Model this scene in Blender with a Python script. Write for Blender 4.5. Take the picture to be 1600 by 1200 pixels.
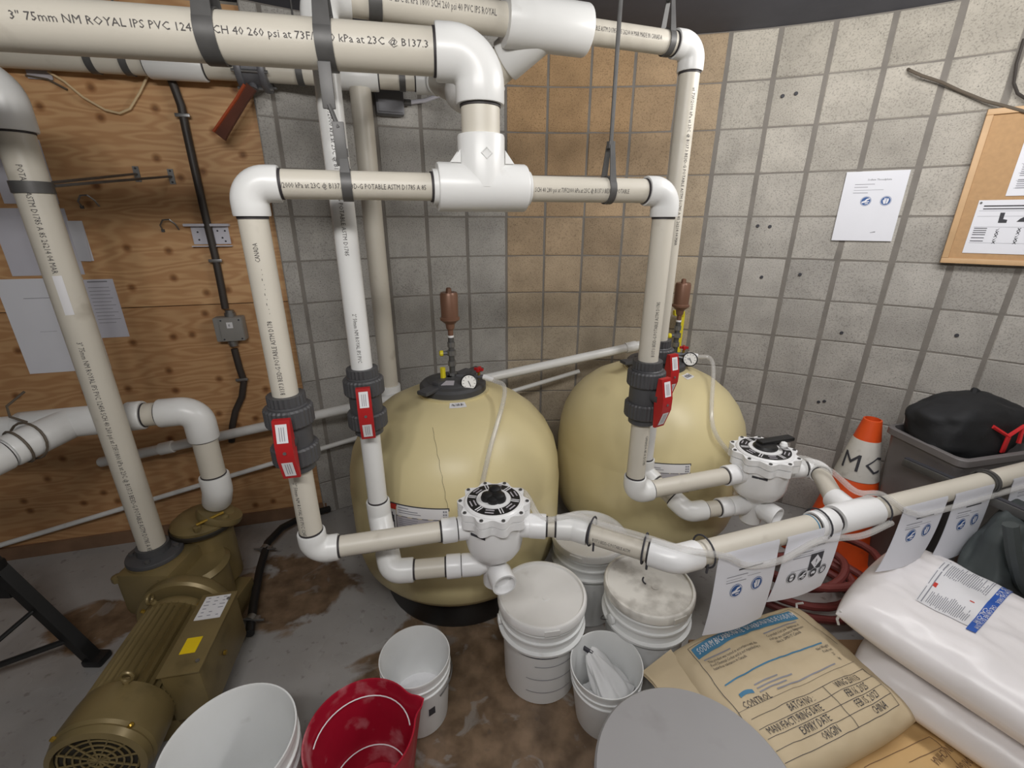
import bpy, bmesh, math, random
from mathutils import Vector as V, Matrix, noise as mnoise
random.seed(7)
S = bpy.context.scene
for o in list(bpy.data.objects): bpy.data.objects.remove(o)
COL = S.collection
PI = math.pi

# ------------------------------------------------------------------ camera, world, light, exposure
F, PITCH, CAMH = 702.6, math.radians(20.07), 1.612
cd = bpy.data.cameras.new('camera'); cam = bpy.data.objects.new('camera', cd); COL.objects.link(cam)
cd.sensor_fit = 'HORIZONTAL'; cd.sensor_width = 36; cd.lens = F/1600*36; cd.clip_start = .02
cam.location = (0, 0, CAMH); cam.rotation_euler = (PI/2-PITCH, 0, 0)
S.camera = cam
W = bpy.data.worlds.new('world'); S.world = W; W.use_nodes = True
W.node_tree.nodes['Background'].inputs[0].default_value = (.6, .62, .65, 1)
W.node_tree.nodes['Background'].inputs[1].default_value = .03
CEIL = 2.44
def tube_lamp(name, c, ang, length, power, col, n=4):      # a bare ceiling tube: a row of soft lamps shining all round
    for k in range(n):
        l = bpy.data.lights.new(name, 'POINT'); l.energy = power/n; l.color = col; l.shadow_soft_size = .08
        o = bpy.data.objects.new(name, l); COL.objects.link(o)
        t = (k-(n-1)/2)*length/n; o.location = (c[0]+t*math.cos(ang), c[1]+t*math.sin(ang), c[2])
tube_lamp('ceiling_tube_lamp', (-.1, -.3, 2.29), 0, 1.2, 52, (1, .98, .95))
tube_lamp('ceiling_tube_lamp_right', (1.35, 1.1, 2.27), math.radians(125), 1.2, 34, (1, .98, .95))
S.view_settings.view_transform = 'Standard'; S.view_settings.look = 'None'
S.view_settings.gamma = 1; S.view_settings.use_curve_mapping = False
S.view_settings.exposure = .6

# ------------------------------------------------------------------ pixel -> place (a pixel gives a direction only)
sp, cp = math.sin(PITCH), math.cos(PITCH)
def ray(px, py):
    u = (px-800)/F; v = (600-py)/F
    return V((u, cp+v*sp, -sp+v*cp))
C0 = V((0, 0, CAMH))
def pz(px, py, z):
    d = ray(px, py); return C0+d*((z-CAMH)/d.z)
def pY(px, py, Y):
    d = ray(px, py); return C0+d*(Y/d.y)
WC, WR = V((.36, -.115, 0)), 2.737            # the curved block wall: centre and radius
def pw(px, py, off=0):
    d = ray(px, py); a = d.x**2+d.y**2; b = -(d.x*WC.x+d.y*WC.y); c = WC.x**2+WC.y**2-(WR-off)**2
    return C0+d*((-b+math.sqrt(b*b-a*c))/a)
PLY0, PLYD = V((-1.08, 2.225, 0)), V((math.cos(math.radians(15)), math.sin(math.radians(15)), 0))
PLYN = V((PLYD.y, -PLYD.x, 0))               # towards the room
def pp(px, py, off=0):
    d = ray(px, py); q = PLY0+PLYN*off
    return C0+d*((q-C0).dot(PLYN)/d.dot(PLYN))

# ------------------------------------------------------------------ materials
def lin(c):
    return tuple((x/12.92 if x <= .04045 else ((x+.055)/1.055)**2.4) for x in c)
def rgb(r, g, b): return lin((r/255, g/255, b/255))
MATS = {}
def mat(name, col, rough=.5, metal=0, var=.06, scale=8, bump=0, bscale=60, spec=.5, trans=0, alpha=1, dirt=None, coat=0):
    m = bpy.data.materials.new(name); m.use_nodes = True; nt = m.node_tree; B = nt.nodes['Principled BSDF']
    tc = nt.nodes.new('ShaderNodeTexCoord'); n = nt.nodes.new('ShaderNodeTexNoise')
    n.inputs['Scale'].default_value = scale; n.inputs['Detail'].default_value = 5
    nt.links.new(tc.outputs['Object'], n.inputs['Vector'])
    r = nt.nodes.new('ShaderNodeValToRGB'); r.color_ramp.elements[0].position = .3; r.color_ramp.elements[1].position = .7
    r.color_ramp.elements[0].color = (*[c*(1-var) for c in col], 1); r.color_ramp.elements[1].color = (*[min(1, c*(1+var)) for c in col], 1)
    nt.links.new(n.outputs['Fac'], r.inputs['Fac']); out = r.outputs['Color']
    if dirt:
        n2 = nt.nodes.new('ShaderNodeTexNoise'); n2.inputs['Scale'].default_value = dirt[1]; n2.inputs['Detail'].default_value = 8
        nt.links.new(tc.outputs['Object'], n2.inputs['Vector'])
        r2 = nt.nodes.new('ShaderNodeValToRGB'); r2.color_ramp.elements[0].position = dirt[2]; r2.color_ramp.elements[1].position = dirt[2]+.16
        r2.color_ramp.elements[0].color = (0, 0, 0, 1); r2.color_ramp.elements[1].color = (dirt[3],)*3+(1,)
        mx = nt.nodes.new('ShaderNodeMixRGB'); mx.inputs[2].default_value = (*dirt[0], 1)
        nt.links.new(n2.outputs['Fac'], r2.inputs['Fac']); nt.links.new(r2.outputs['Color'], mx.inputs[0]); nt.links.new(out, mx.inputs[1]); out = mx.outputs[0]
    nt.links.new(out, B.inputs['Base Color'])
    B.inputs['Roughness'].default_value = rough; B.inputs['Metallic'].default_value = metal
    B.inputs['Specular IOR Level'].default_value = spec; B.inputs['Transmission Weight'].default_value = trans
    B.inputs['Alpha'].default_value = alpha; B.inputs['Coat Weight'].default_value = coat
    if bump:
        n3 = nt.nodes.new('ShaderNodeTexNoise'); n3.inputs['Scale'].default_value = bscale; n3.inputs['Detail'].default_value = 6
        nt.links.new(tc.outputs['Object'], n3.inputs['Vector'])
        b = nt.nodes.new('ShaderNodeBump'); b.inputs['Strength'].default_value = bump; b.inputs['Distance'].default_value = .004
        nt.links.new(n3.outputs['Fac'], b.inputs['Height']); nt.links.new(b.outputs['Normal'], B.inputs['Normal'])
    MATS[name] = m; return m
mat('pvc', rgb(206, 200, 187), .42, var=.04, scale=5, dirt=(rgb(120, 105, 85), 9, .62, .35))
mat('pvc_white', rgb(226, 226, 224), .33, var=.03, scale=5, dirt=(rgb(150, 140, 125), 12, .66, .3))
mat('pvc_clean', rgb(236, 236, 236), .3, var=.02)
mat('cement', rgb(52, 48, 50), .6)
mat('print', rgb(84, 81, 80), .7, var=.2, scale=120)
mat('dark_plastic', rgb(72, 72, 74), .5, var=.12, scale=14)
mat('black_plastic', rgb(26, 26, 27), .45, var=.2)
mat('black_steel', rgb(22, 22, 22), .5, var=.3)
mat('red_plastic', rgb(176, 30, 32), .38, var=.1)
mat('red_bucket', rgb(165, 22, 46), .4, var=.1, dirt=(rgb(225, 170, 175), 11, .55, .5))
mat('tank', rgb(219, 205, 158), .4, var=.035, scale=3, dirt=(rgb(150, 132, 90), 3.2, .62, .35))
mat('sticker', rgb(225, 224, 226), .45, var=.02)
mat('sticker_grey', rgb(180, 176, 182), .5, var=.03)
mat('sticker_red', rgb(196, 52, 40), .5)
mat('sticker_yellow', rgb(238, 204, 20), .5)
mat('steel', rgb(150, 150, 150), .38, metal=.85, var=.12)
mat('galv', rgb(90, 89, 88), .5, metal=.3, var=.15, scale=20)
mat('brass', rgb(170, 140, 60), .4, metal=.8)
mat('relief_brown', rgb(128, 94, 76), .38, metal=.3, var=.08)
mat('gold_paint', rgb(132, 116, 78), .36, metal=.3, var=.12, scale=9, dirt=(rgb(60, 48, 28), 7, .6, .5))
mat('grille', rgb(38, 33, 24), .6, var=.3)
mat('pail', rgb(228, 229, 228), .38, var=.02, dirt=(rgb(150, 140, 130), 8, .64, .4))
mat('pail_lid', rgb(232, 231, 229), .4, var=.03, dirt=(rgb(160, 150, 140), 10, .6, .45))
mat('pail_lid_dirty', rgb(222, 219, 212), .45, var=.05, dirt=(rgb(105, 96, 86), 9, .5, .6))
mat('paper', rgb(228, 229, 236), .6, var=.015)
mat('paper_old', rgb(205, 204, 214), .6, var=.03)
mat('ink', rgb(60, 60, 66), .7)
mat('ink_light', rgb(140, 140, 148), .7)
mat('blue_print', rgb(36, 84, 148), .5)
mat('bag_blue', rgb(66, 124, 158), .55, var=.1)
mat('label_blue', rgb(50, 92, 176), .4, var=.05)
mat('kraft', rgb(200, 182, 150), .7, var=.06, scale=5, bump=.35, bscale=9)
mat('kraft_orange', rgb(208, 172, 118), .7, var=.06, scale=5, bump=.35, bscale=9)
mat('poly_bag', rgb(233, 229, 229), .34, var=.02, bump=.5, bscale=7)
mat('cloth_white', rgb(214, 214, 214), .8, var=.05, bump=.5, bscale=30)
mat('powder', rgb(236, 236, 238), .9, bump=.8, bscale=30)
mat('cone_orange', rgb(226, 84, 30), .5, var=.08, dirt=(rgb(120, 60, 40), 14, .6, .5))
mat('cone_white', rgb(206, 203, 196), .5, var=.08, dirt=(rgb(120, 110, 100), 16, .55, .5))
mat('bin_grey', rgb(112, 108, 108), .5, var=.06)
mat('disc_grey', rgb(152, 150, 150), .5, var=.05, scale=3, dirt=(rgb(120, 116, 114), 8, .6, .4))
mat('bag_black', rgb(26, 27, 30), .75, var=.25, bump=.7, bscale=14)
mat('tarp', rgb(62, 68, 68), .6, var=.15, bump=.6, bscale=8)
mat('red_strap', rgb(205, 40, 44), .6)
mat('hose_red', rgb(128, 62, 58), .5, var=.15)
mat('cork', rgb(184, 148, 108), .85, var=.06, scale=60)
mat('oak', rgb(200, 164, 122), .55, var=.08, scale=12)
mat('pallet_wood', rgb(140, 110, 80), .8, var=.2)
mat('grey_box', rgb(138, 136, 132), .5, var=.06)
mat('conduit', rgb(58, 52, 48), .5, var=.1)
mat('valve_grey', rgb(104, 104, 108), .45, metal=.3, var=.1)
mat('handle_brown', rgb(92, 50, 34), .5, var=.2)
mat('handle_orange', rgb(170, 76, 40), .5, var=.2)
mat('wire_brown', rgb(96, 86, 74), .6)
mat('wire_cream', rgb(214, 190, 150), .6)
mat('gauge_face', rgb(224, 222, 216), .35)
mat('yellow', rgb(222, 206, 40), .5)
mat('wood_block', rgb(120, 92, 70), .8, var=.2)
mat('ceiling_paint', rgb(86, 88, 98), .75, var=.15, scale=3, bump=.2)
mat('rear_wall', rgb(150, 144, 134), .85, var=.08, scale=6, bump=.3)
# clear vinyl tube and polythene
def clear(name, col, a, rough=.15):
    m = mat(name, col, rough, var=.03, spec=.6, alpha=a); return m
clear('vinyl', rgb(222, 220, 216), .34, .2)

def blocks_mat():
    m = bpy.data.materials.new('block'); m.use_nodes = True; nt = m.node_tree; N = nt.nodes; L = nt.links; B = N['Principled BSDF']
    tc = N.new('ShaderNodeTexCoord'); oi = N.new('ShaderNodeObjectInfo')
    add = N.new('ShaderNodeVectorMath'); add.operation = 'MULTIPLY_ADD'
    cmb = N.new('ShaderNodeCombineXYZ')
    for i in range(3): L.new(oi.outputs['Random'], cmb.inputs[i])
    L.new(cmb.outputs[0], add.inputs[0]); add.inputs[1].default_value = (17, 23, 31); L.new(tc.outputs['Object'], add.inputs[2])
    n1 = N.new('ShaderNodeTexNoise'); n1.inputs['Scale'].default_value = 7; n1.inputs['Detail'].default_value = 6
    n2 = N.new('ShaderNodeTexNoise'); n2.inputs['Scale'].default_value = 170; n2.inputs['Detail'].default_value = 3
    n3 = N.new('ShaderNodeTexVoronoi'); n3.inputs['Scale'].default_value = 38
    for n in (n1, n2, n3): L.new(add.outputs[0], n.inputs['Vector'])
    def ramp(a, b, ca, cb, src):
        r = N.new('ShaderNodeValToRGB'); r.color_ramp.elements[0].position = a; r.color_ramp.elements[1].position = b
        r.color_ramp.elements[0].color = (ca,)*3+(1,); r.color_ramp.elements[1].color = (cb,)*3+(1,); L.new(src, r.inputs[0]); return r.outputs[0]
    def mul(a, b):
        x = N.new('ShaderNodeMixRGB'); x.blend_type = 'MULTIPLY'; x.inputs[0].default_value = 1; L.new(a, x.inputs[1]); L.new(b, x.inputs[2]); return x.outputs[0]
    c = mul(oi.outputs['Color'], ramp(.3, .7, .82, 1.1, n1.outputs['Fac']))
    c = mul(c, ramp(.32, .5, .72, 1.04, n2.outputs['Fac']))
    c = mul(c, ramp(.04, .12, .45, 1, n3.outputs['Distance']))
    L.new(c, B.inputs['Base Color']); B.inputs['Roughness'].default_value = .9; B.inputs['Specular IOR Level'].default_value = .25
    b = N.new('ShaderNodeBump'); b.inputs['Strength'].default_value = .45; b.inputs['Distance'].default_value = .003
    L.new(n2.outputs['Fac'], b.inputs['Height']); L.new(b.outputs[0], B.inputs['Normal'])
    MATS['block'] = m
blocks_mat()
mat('mortar', rgb(128, 123, 117), .95, var=.12, scale=10, bump=.4, bscale=80)

def plywood_mat():
    m = bpy.data.materials.new('plywood'); m.use_nodes = True; nt = m.node_tree; N = nt.nodes; L = nt.links; B = N['Principled BSDF']
    tc = N.new('ShaderNodeTexCoord'); oi = N.new('ShaderNodeObjectInfo')
    mp = N.new('ShaderNodeMapping'); mp.inputs['Scale'].default_value = (.8, 1, 4.2); L.new(tc.outputs['Object'], mp.inputs[0])
    n = N.new('ShaderNodeTexNoise'); n.inputs['Scale'].default_value = 1.7; n.inputs['Detail'].default_value = 3; n.inputs['Roughness'].default_value = .45; L.new(mp.outputs[0], n.inputs[0])
    # contour rings of the noise read as the cathedral grain of rotary-cut veneer
    k = N.new('ShaderNodeMath'); k.operation = 'MULTIPLY'; k.inputs[1].default_value = 95; L.new(n.outputs['Fac'], k.inputs[0])
    s = N.new('ShaderNodeMath'); s.operation = 'SINE'; L.new(k.outputs[0], s.inputs[0])
    r = N.new('ShaderNodeValToRGB'); r.color_ramp.elements[0].position = .05; r.color_ramp.elements[1].position = .9
    mr = N.new('ShaderNodeMapRange'); mr.inputs['From Min'].default_value = -1; L.new(s.outputs[0], mr.inputs['Value']); L.new(mr.outputs[0], r.inputs[0])
    r.color_ramp.elements[0].color = (*rgb(206, 164, 118), 1); r.color_ramp.elements[1].color = (*rgb(190, 144, 99), 1)
    v = N.new('ShaderNodeTexVoronoi'); v.voronoi_dimensions = '2D'; v.inputs['Scale'].default_value = 5.6; sx_ = N.new('ShaderNodeSeparateXYZ'); mp2 = N.new('ShaderNodeCombineXYZ')
    L.new(tc.outputs['Object'], sx_.inputs[0]); L.new(sx_.outputs[0], mp2.inputs[0]); L.new(sx_.outputs[2], mp2.inputs[1]); L.new(mp2.outputs[0], v.inputs['Vector'])
    r2 = N.new('ShaderNodeValToRGB'); e = r2.color_ramp.elements; e[0].position = .035; e[0].color = (.30, .2, .12, 1); e[1].position = .13; e[1].color = (1, 1, 1, 1)
    e_ = r2.color_ramp.elements.new(.075); e_.color = (.62, .5, .38, 1)
    L.new(v.outputs['Distance'], r2.inputs[0])
    x = N.new('ShaderNodeMixRGB'); x.blend_type = 'MULTIPLY'; x.inputs[0].default_value = .85; L.new(r.outputs[0], x.inputs[1]); L.new(r2.outputs[0], x.inputs[2])
    x2 = N.new('ShaderNodeMixRGB'); x2.blend_type = 'MULTIPLY'; x2.inputs[0].default_value = 1; L.new(x.outputs[0], x2.inputs[1]); L.new(oi.outputs['Color'], x2.inputs[2])
    L.new(x2.outputs[0], B.inputs['Base Color']); B.inputs['Roughness'].default_value = .6
    MATS['plywood'] = m
plywood_mat()

def floor_mat():
    m = bpy.data.materials.new('floor_paint'); m.use_nodes = True; nt = m.node_tree; N = nt.nodes; L = nt.links; B = N['Principled BSDF']
    g = N.new('ShaderNodeNewGeometry')
    def nz(sc, det=6, dist=0):
        n = N.new('ShaderNodeTexNoise'); n.inputs['Scale'].default_value = sc; n.inputs['Detail'].default_value = det; n.inputs['Distortion'].default_value = dist; L.new(g.outputs['Position'], n.inputs[0]); return n.outputs['Fac']
    def math_(op, a, b):
        q = N.new('ShaderNodeMath'); q.operation = op
        for i, s in enumerate((a, b)):
            if isinstance(s, (int, float)): q.inputs[i].default_value = s
            else: L.new(s, q.inputs[i])
        return q.outputs[0]
    def blob(x, y, rx, ry):      # a stain with a place and shape of its own
        mp = N.new('ShaderNodeMapping'); mp.inputs['Location'].default_value = (-x/rx, -y/ry, 0); mp.inputs['Scale'].default_value = (1/rx, 1/ry, 0)
        L.new(g.outputs['Position'], mp.inputs[0]); le = N.new('ShaderNodeVectorMath'); le.operation = 'LENGTH'; L.new(mp.outputs[0], le.inputs[0])
        return math_('SUBTRACT', 1.0, le.outputs['Value'])
    def ramp(src, a, b):
        r = N.new('ShaderNodeMapRange'); r.inputs['From Min'].default_value = a; r.inputs['From Max'].default_value = b; L.new(src, r.inputs['Value']); return r.outputs[0]
    br = math_('MAXIMUM', blob(.0, 1.15, .52, .42), math_('MAXIMUM', blob(-.1, 1.5, .36, .5), math_('MAXIMUM', blob(-1.02, 1.62, .3, .22), blob(-1.75, 1.45, .2, .12))))
    br = math_('ADD', br, math_('MULTIPLY', math_('SUBTRACT', nz(5, 8, .6), .5), 1.9))
    br = ramp(br, -.02, .12)
    sp_ = ramp(nz(9, 8, 1.2), .60, .66)
    def mixc(f, c1, c2):
        x = N.new('ShaderNodeMixRGB')
        for i, s in enumerate((f, c1, c2)):
            if isinstance(s, tuple): x.inputs[i].default_value = (*s, 1)
            else: L.new(s, x.inputs[i])
        return x.outputs[0]
    base = mixc(ramp(nz(2.2, 7), .35, .65), rgb(150, 147, 144), rgb(170, 168, 166))
    brown = mixc(ramp(nz(14, 8), .35, .65), rgb(98, 80, 62), rgb(136, 114, 92))
    brown = mixc(math_('MULTIPLY', sp_, .5), brown, rgb(150, 148, 144))
    c = mixc(br, base, brown)
    c = mixc(math_('MULTIPLY', ramp(nz(30, 5), .62, .72), .45), c, rgb(84, 76, 68))
    L.new(c, B.inputs['Base Color'])
    ro = N.new('ShaderNodeMapRange'); ro.inputs['From Min'].default_value = .4; ro.inputs['From Max'].default_value = .62; ro.inputs['To Min'].default_value = .5; ro.inputs['To Max'].default_value = .22
    L.new(nz(2.6, 4), ro.inputs['Value']); L.new(ro.outputs[0], B.inputs['Roughness'])
    b = N.new('ShaderNodeBump'); b.inputs['Strength'].default_value = .2; b.inputs['Distance'].default_value = .004; L.new(nz(40, 6), b.inputs['Height']); L.new(b.outputs[0], B.inputs['Normal'])
    MATS['floor_paint'] = m
floor_mat()

# ------------------------------------------------------------------ mesh helpers
ORG = {}          # world origin of each object built in world coordinates
def frame(d, up=V((0, 0, 1))):
    d = d.normalized()
    if abs(d.dot(up)) > .98: up = V((0, 1, 0))
    x = up.cross(d).normalized(); return x, d.cross(x).normalized(), d
class MB:
    def __init__(s): s.v = []; s.f = []
    def add(s, vs, fs):
        k = len(s.v); s.v += [V(p) for p in vs]; s.f += [tuple(i+k for i in f) for f in fs]; return s
    def box(s, c, sx, sy, sz, ax=None, bev=0):
        c = V(c); ex, ey, ez = ax or (V((1, 0, 0)), V((0, 1, 0)), V((0, 0, 1)))
        if not bev:
            vs = [c+ex*(i*sx/2)+ey*(j*sy/2)+ez*(k*sz/2) for k in (-1, 1) for j in (-1, 1) for i in (-1, 1)]
            return s.add(vs, [(0, 2, 3, 1), (4, 5, 7, 6), (0, 1, 5, 4), (2, 6, 7, 3), (0, 4, 6, 2), (1, 3, 7, 5)])
        bm = bmesh.new(); bmesh.ops.create_cube(bm, size=1); bmesh.ops.scale(bm, vec=(sx, sy, sz), verts=bm.verts)
        bmesh.ops.bevel(bm, geom=list(bm.edges), offset=bev, segments=2, profile=.6, affect='EDGES')
        bm.verts.index_update()
        vs = [c+ex*w.co.x+ey*w.co.y+ez*w.co.z for w in bm.verts]; fs = [tuple(w.index for w in f.verts) for f in bm.faces]; bm.free()
        return s.add(vs, fs)
    def rings(s, rs, closed0=True, closed1=True):
        n = len(rs[0]); k = len(s.v)
        for r in rs: s.v += [V(p) for p in r]
        for i in range(len(rs)-1):
            for j in range(n):
                a = k+i*n+j; b = k+i*n+(j+1) % n; s.f.append((a, b, b+n, a+n))
        if closed0: s.f.append(tuple(k+j for j in range(n))[::-1])
        if closed1: s.f.append(tuple(k+(len(rs)-1)*n+j for j in range(n)))
        return s
    def tube(s, pts, r, n=20, caps=True):
        pts = [V(p) for p in pts]; R = r if isinstance(r, (list, tuple)) else [r]*len(pts)
        x = None; rs = []
        for i, p in enumerate(pts):
            a = pts[i]-pts[i-1] if i else None; b = pts[i+1]-pts[i] if i < len(pts)-1 else None
            if a is not None and a.length < 1e-7: a = None
            if b is not None and b.length < 1e-7: b = None
            t = V((0, 0, 0))
            if a is not None: t += a.normalized()
            if b is not None: t += b.normalized()
            if t.length < 1e-6: t = lastt
            t.normalize(); lastt = t
            if x is None: x = frame(t)[0]
            else: x = (x-t*x.dot(t)).normalized()
            y = t.cross(x)
            rs.append([p+(x*math.cos(2*PI*j/n)+y*math.sin(2*PI*j/n))*R[i] for j in range(n)])
        return s.rings(rs, caps, caps)
    def lathe(s, prof, o=V((0, 0, 0)), d=V((0, 0, 1)), n=40, caps=(True, True), x=None):
        o = V(o); ex, ey, ez = frame(V(d))
        return s.rings([[o+ez*h+(ex*math.cos(2*PI*j/n)+ey*math.sin(2*PI*j/n))*max(r, 1e-4) for j in range(n)] for r, h in prof], *caps)
    def prism(s, outl, o, ex, ey, ez, h):
        o = V(o); a = [o+ex*p[0]+ey*p[1] for p in outl]; b = [q+ez*h for q in a]
        return s.rings([a, b])
    def grid(s, fn, nu, nv):
        k = len(s.v)
        for i in range(nu+1):
            for j in range(nv+1): s.v.append(V(fn(i/nu, j/nv)))
        for i in range(nu):
            for j in range(nv):
                a = k+i*(nv+1)+j; s.f.append((a, a+nv+1, a+nv+2, a+1))
        return s
    def build(s, name, m, parent=None, smooth=35, world=True):
        me = bpy.data.meshes.new(name); o = bpy.data.objects.new(name, me)
        off = ORG.get(parent.name, V((0, 0, 0))) if (parent and world) else V((0, 0, 0))
        me.from_pydata([p-off for p in s.v], [], s.f); me.update()
        bm = bmesh.new(); bm.from_mesh(me); bmesh.ops.recalc_face_normals(bm, faces=bm.faces); bm.to_mesh(me); bm.free()
        me.materials.append(MATS[m])
        if smooth:
            me.shade_smooth(); me.set_sharp_from_angle(angle=math.radians(smooth))
        COL.objects.link(o); o.parent = parent; ORG[o.name] = off
        return o
def tag(o, label, cat, group=None):
    o['label'] = label; o['category'] = cat
    if group: o['group'] = group
    return o
def thing(name, label, cat, loc=(0, 0, 0), rz=0, group=None):
    o = bpy.data.objects.new(name, None); o.empty_display_size = .05; COL.objects.link(o)
    o.location = loc; o.rotation_euler.z = rz; ORG[o.name] = V(loc) if rz == 0 else V((0, 0, 0))
    return tag(o, label, cat, group)
def copy_tree(o, parent=None):
    c = o.copy(); COL.objects.link(c); c.parent = parent
    for ch in list(o.children): copy_tree(ch, c)
    return c
_tc = {}
def text_geo(body, size, align='LEFT', sx=1.0, bold=0, sub=0):
    key = (body, size, align, sx, bold, sub)
    if key in _tc: return _tc[key]
    cu = bpy.data.curves.new('t', 'FONT'); cu.body = body; cu.size = size; cu.resolution_u = 1; cu.align_x = align; cu.offset = bold
    to = bpy.data.objects.new('t', cu); COL.objects.link(to)
    dg = bpy.context.evaluated_depsgraph_get(); me = bpy.data.meshes.new_from_object(to.evaluated_get(dg))
    if sub:
        bm = bmesh.new(); bm.from_mesh(me); bmesh.ops.triangulate(bm, faces=bm.faces)
        for _ in range(sub): bmesh.ops.subdivide_edges(bm, edges=[e for e in bm.edges if e.calc_length() > size*.12], cuts=1, use_grid_fill=True); bmesh.ops.triangulate(bm, faces=bm.faces)
        bm.to_mesh(me); bm.free()
    g = ([(v.co.x*sx, v.co.y) for v in me.vertices], [tuple(p.vertices) for p in me.polygons])
    bpy.data.objects.remove(to); bpy.data.curves.remove(cu); bpy.data.meshes.remove(me)
    _tc[key] = g; return g
def text_on(mb, body, size, fn, align='LEFT', x=0, y=0, sx=1.0, bold=0, sub=0):
    vs, fs = text_geo(body, size, align, sx, bold, sub); mb.add([fn(a+x, b+y) for a, b in vs], fs); return mb
def plane_fn(o, ex, ey, lift=None):
    o = V(o); n = ex.cross(ey).normalized()*(.0012 if lift is None else lift)
    return lambda a, b: o+ex*a+ey*b+n
def cyl_fn(p0, d, r, n):
    d = d.normalized(); n = (n-d*n.dot(d)).normalized(); up = n.cross(d)
    return lambda a, b: V(p0)+d*a+(n*math.cos(b/r)+up*math.sin(b/r))*(r+.0008)

# ------------------------------------------------------------------ pipework helpers
R2, R3, R15 = .0302, .0445, .0242
SO = 1.24                               # fitting outside radius / pipe outside radius
UP = V((0, 0, 1))
def pipe(root, a, b, r, m='pvc', name='pipe'):
    return MB().tube([a, b], r, 28).build(name, m, root)
def ring(parent, p, d, r):
    d = V(d).normalized()
    return MB().lathe([(r*.9, -.003), (r*1.045, -.003), (r*1.045, .003), (r*.9, .003)], p, d, 28).build('cement_ring', 'cement', parent)
def elbow(root, p, d1, d2, r, m='pvc_white', L=None, rings=(1, 1)):
    p = V(p); d1 = V(d1).normalized(); d2 = V(d2).normalized(); rs = r*SO
    L = L or r*2.15; ang = math.acos(max(-1, min(1, d1.dot(d2)))); turn = PI-ang
    rb = r*1.35; tl = min(rb*math.tan(turn/2), L*.8); rb = tl/math.tan(turn/2)
    bis = (d1+d2).normalized(); c = p+bis*(rb/math.sin(ang/2))
    pts = [p+d1*L, p+d1*(L-.004)]; rad = [rs*.97, rs]
    a0 = p+d1*tl-c; a1 = p+d2*tl-c
    for i in range(13):
        t = i/12; w = a0.lerp(a1, t)
        q = (a0*math.sin((1-t)*turn)+a1*math.sin(t*turn))/math.sin(turn)
        pts.append(c+q); rad.append(rs)
    pts += [p+d2*(L-.004), p+d2*L]; rad += [rs, rs*.97]
    o = MB().tube(pts, rad, 28).build('elbow', m, root)
    if rings[0]: ring(o, p+d1*(L+.0025), d1, r)
    if rings[1]: ring(o, p+d2*(L+.0025), d2, r)
    return o
def coupling(root, p, d, r, L=.06, m='pvc_white', rings=True):
    d = V(d).normalized(); rs = r*SO
    o = MB().lathe([(r*.95, -L/2), (rs*.97, -L/2), (rs, -L/2+.004), (rs, L/2-.004), (rs*.97, L/2), (r*.95, L/2)], p, d, 28).build('coupling', m, root)
    if rings:
        for s in (-1, 1): ring(o, V(p)+d*s*(L/2+.0025), d, r)
    return o
def tee(root, p, dr, db, rr, rb, L, Lb, m='pvc_white', gus=True):
    p = V(p); dr = V(dr).normalized(); db = V(db).normalized(); rs = rr*SO; rq = rb*SO
    mb = MB().lathe([(rr*.7, -L), (rs*.97, -L), (rs, -L+.004), (rs, L-.004), (rs*.97, L), (rr*.7, L)], p, dr, 32)
    mb.lathe([(rq, 0), (rq, Lb-.004), (rq*.97, Lb), (rb*.9, Lb)], p, db, 32)
    o = mb.build('tee', m, root)
    if gus:
        side = dr.cross(db).normalized()
        for s in (-1, 1):
            a = p+dr*s*(rq*.96)+db*(rs*.96)
            g = MB()
            for w in (-1, 1):
                q = a+side*w*rq*.35
                tri = [q, q+dr*s*.022, q+db*.028]
                g.rings([[t-side*.0025 for t in tri], [t+side*.0025 for t in tri]])
            g.build('gusset', m, o)
    return o
def ptext(root, p0, p1, r, s, size, n, start=0., sx=1.0, m='print', fit=None):
    if fit: sx = fit/max(v[0] for v in text_geo(s, size)[0])
    p0, p1 = V(p0), V(p1); d = (p1-p0).normalized()
    fn = cyl_fn(p0+d*start, d, r, V(n))
    mb = text_on(MB(), s, size, fn, y=-size*.36, sx=sx)
    return mb.build('printed_text', m, root, smooth=0)
def band(parent, p, d, r, w=.02, m='galv', name='strap_loop'):
    d = V(d).normalized()
    return MB().lathe([(r, -w/2), (r+.003, -w/2), (r+.003, w/2), (r, w/2)], p, d, 28, caps=(False, False)).build(name, m, parent)

exec_order = []
# ================================================================== STRUCTURE
def structure(o, label=None):
    o['kind'] = 'structure'
    return o
structure(MB().grid(lambda a, b: (-3.4+6.8*a, -3.2+6.4*b, 0), 2, 2).build('floor', 'floor_paint'))
structure(MB().grid(lambda a, b: (-3.4+6.8*a, -3.2+6.4*b, CEIL), 2, 2).build('ceiling', 'ceiling_paint'))
def wpt(th, r, z): return V((WC.x+r*math.sin(th), WC.y+r*math.cos(th), z))
TH0, DTH = math.radians(-8.23), math.radians(4.46)
thL, thR = TH0-5.35*DTH, TH0+14*DTH
wall = structure(MB().grid(lambda a, b: wpt(thL+(thR-thL)*a, WR+.0025, CEIL*b), 40, 1).build('wall_back', 'mortar'))
# the rest of the round room, out of the picture
structure(MB().grid(lambda a, b: wpt(thR+(2*PI-math.radians(105)-thR)*a, WR+.02, CEIL*b), 60, 1).build('wall_rear', 'rear_wall'))
# flat wall that carries the plywood
e0 = PLY0-PLYN*.03+PLYD*.05; e1 = PLY0-PLYN*.03-PLYD*2.6
structure(MB().grid(lambda a, b: e0.lerp(e1, a)+UP*CEIL*b, 2, 1).build('wall_left', 'rear_wall'))

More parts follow.
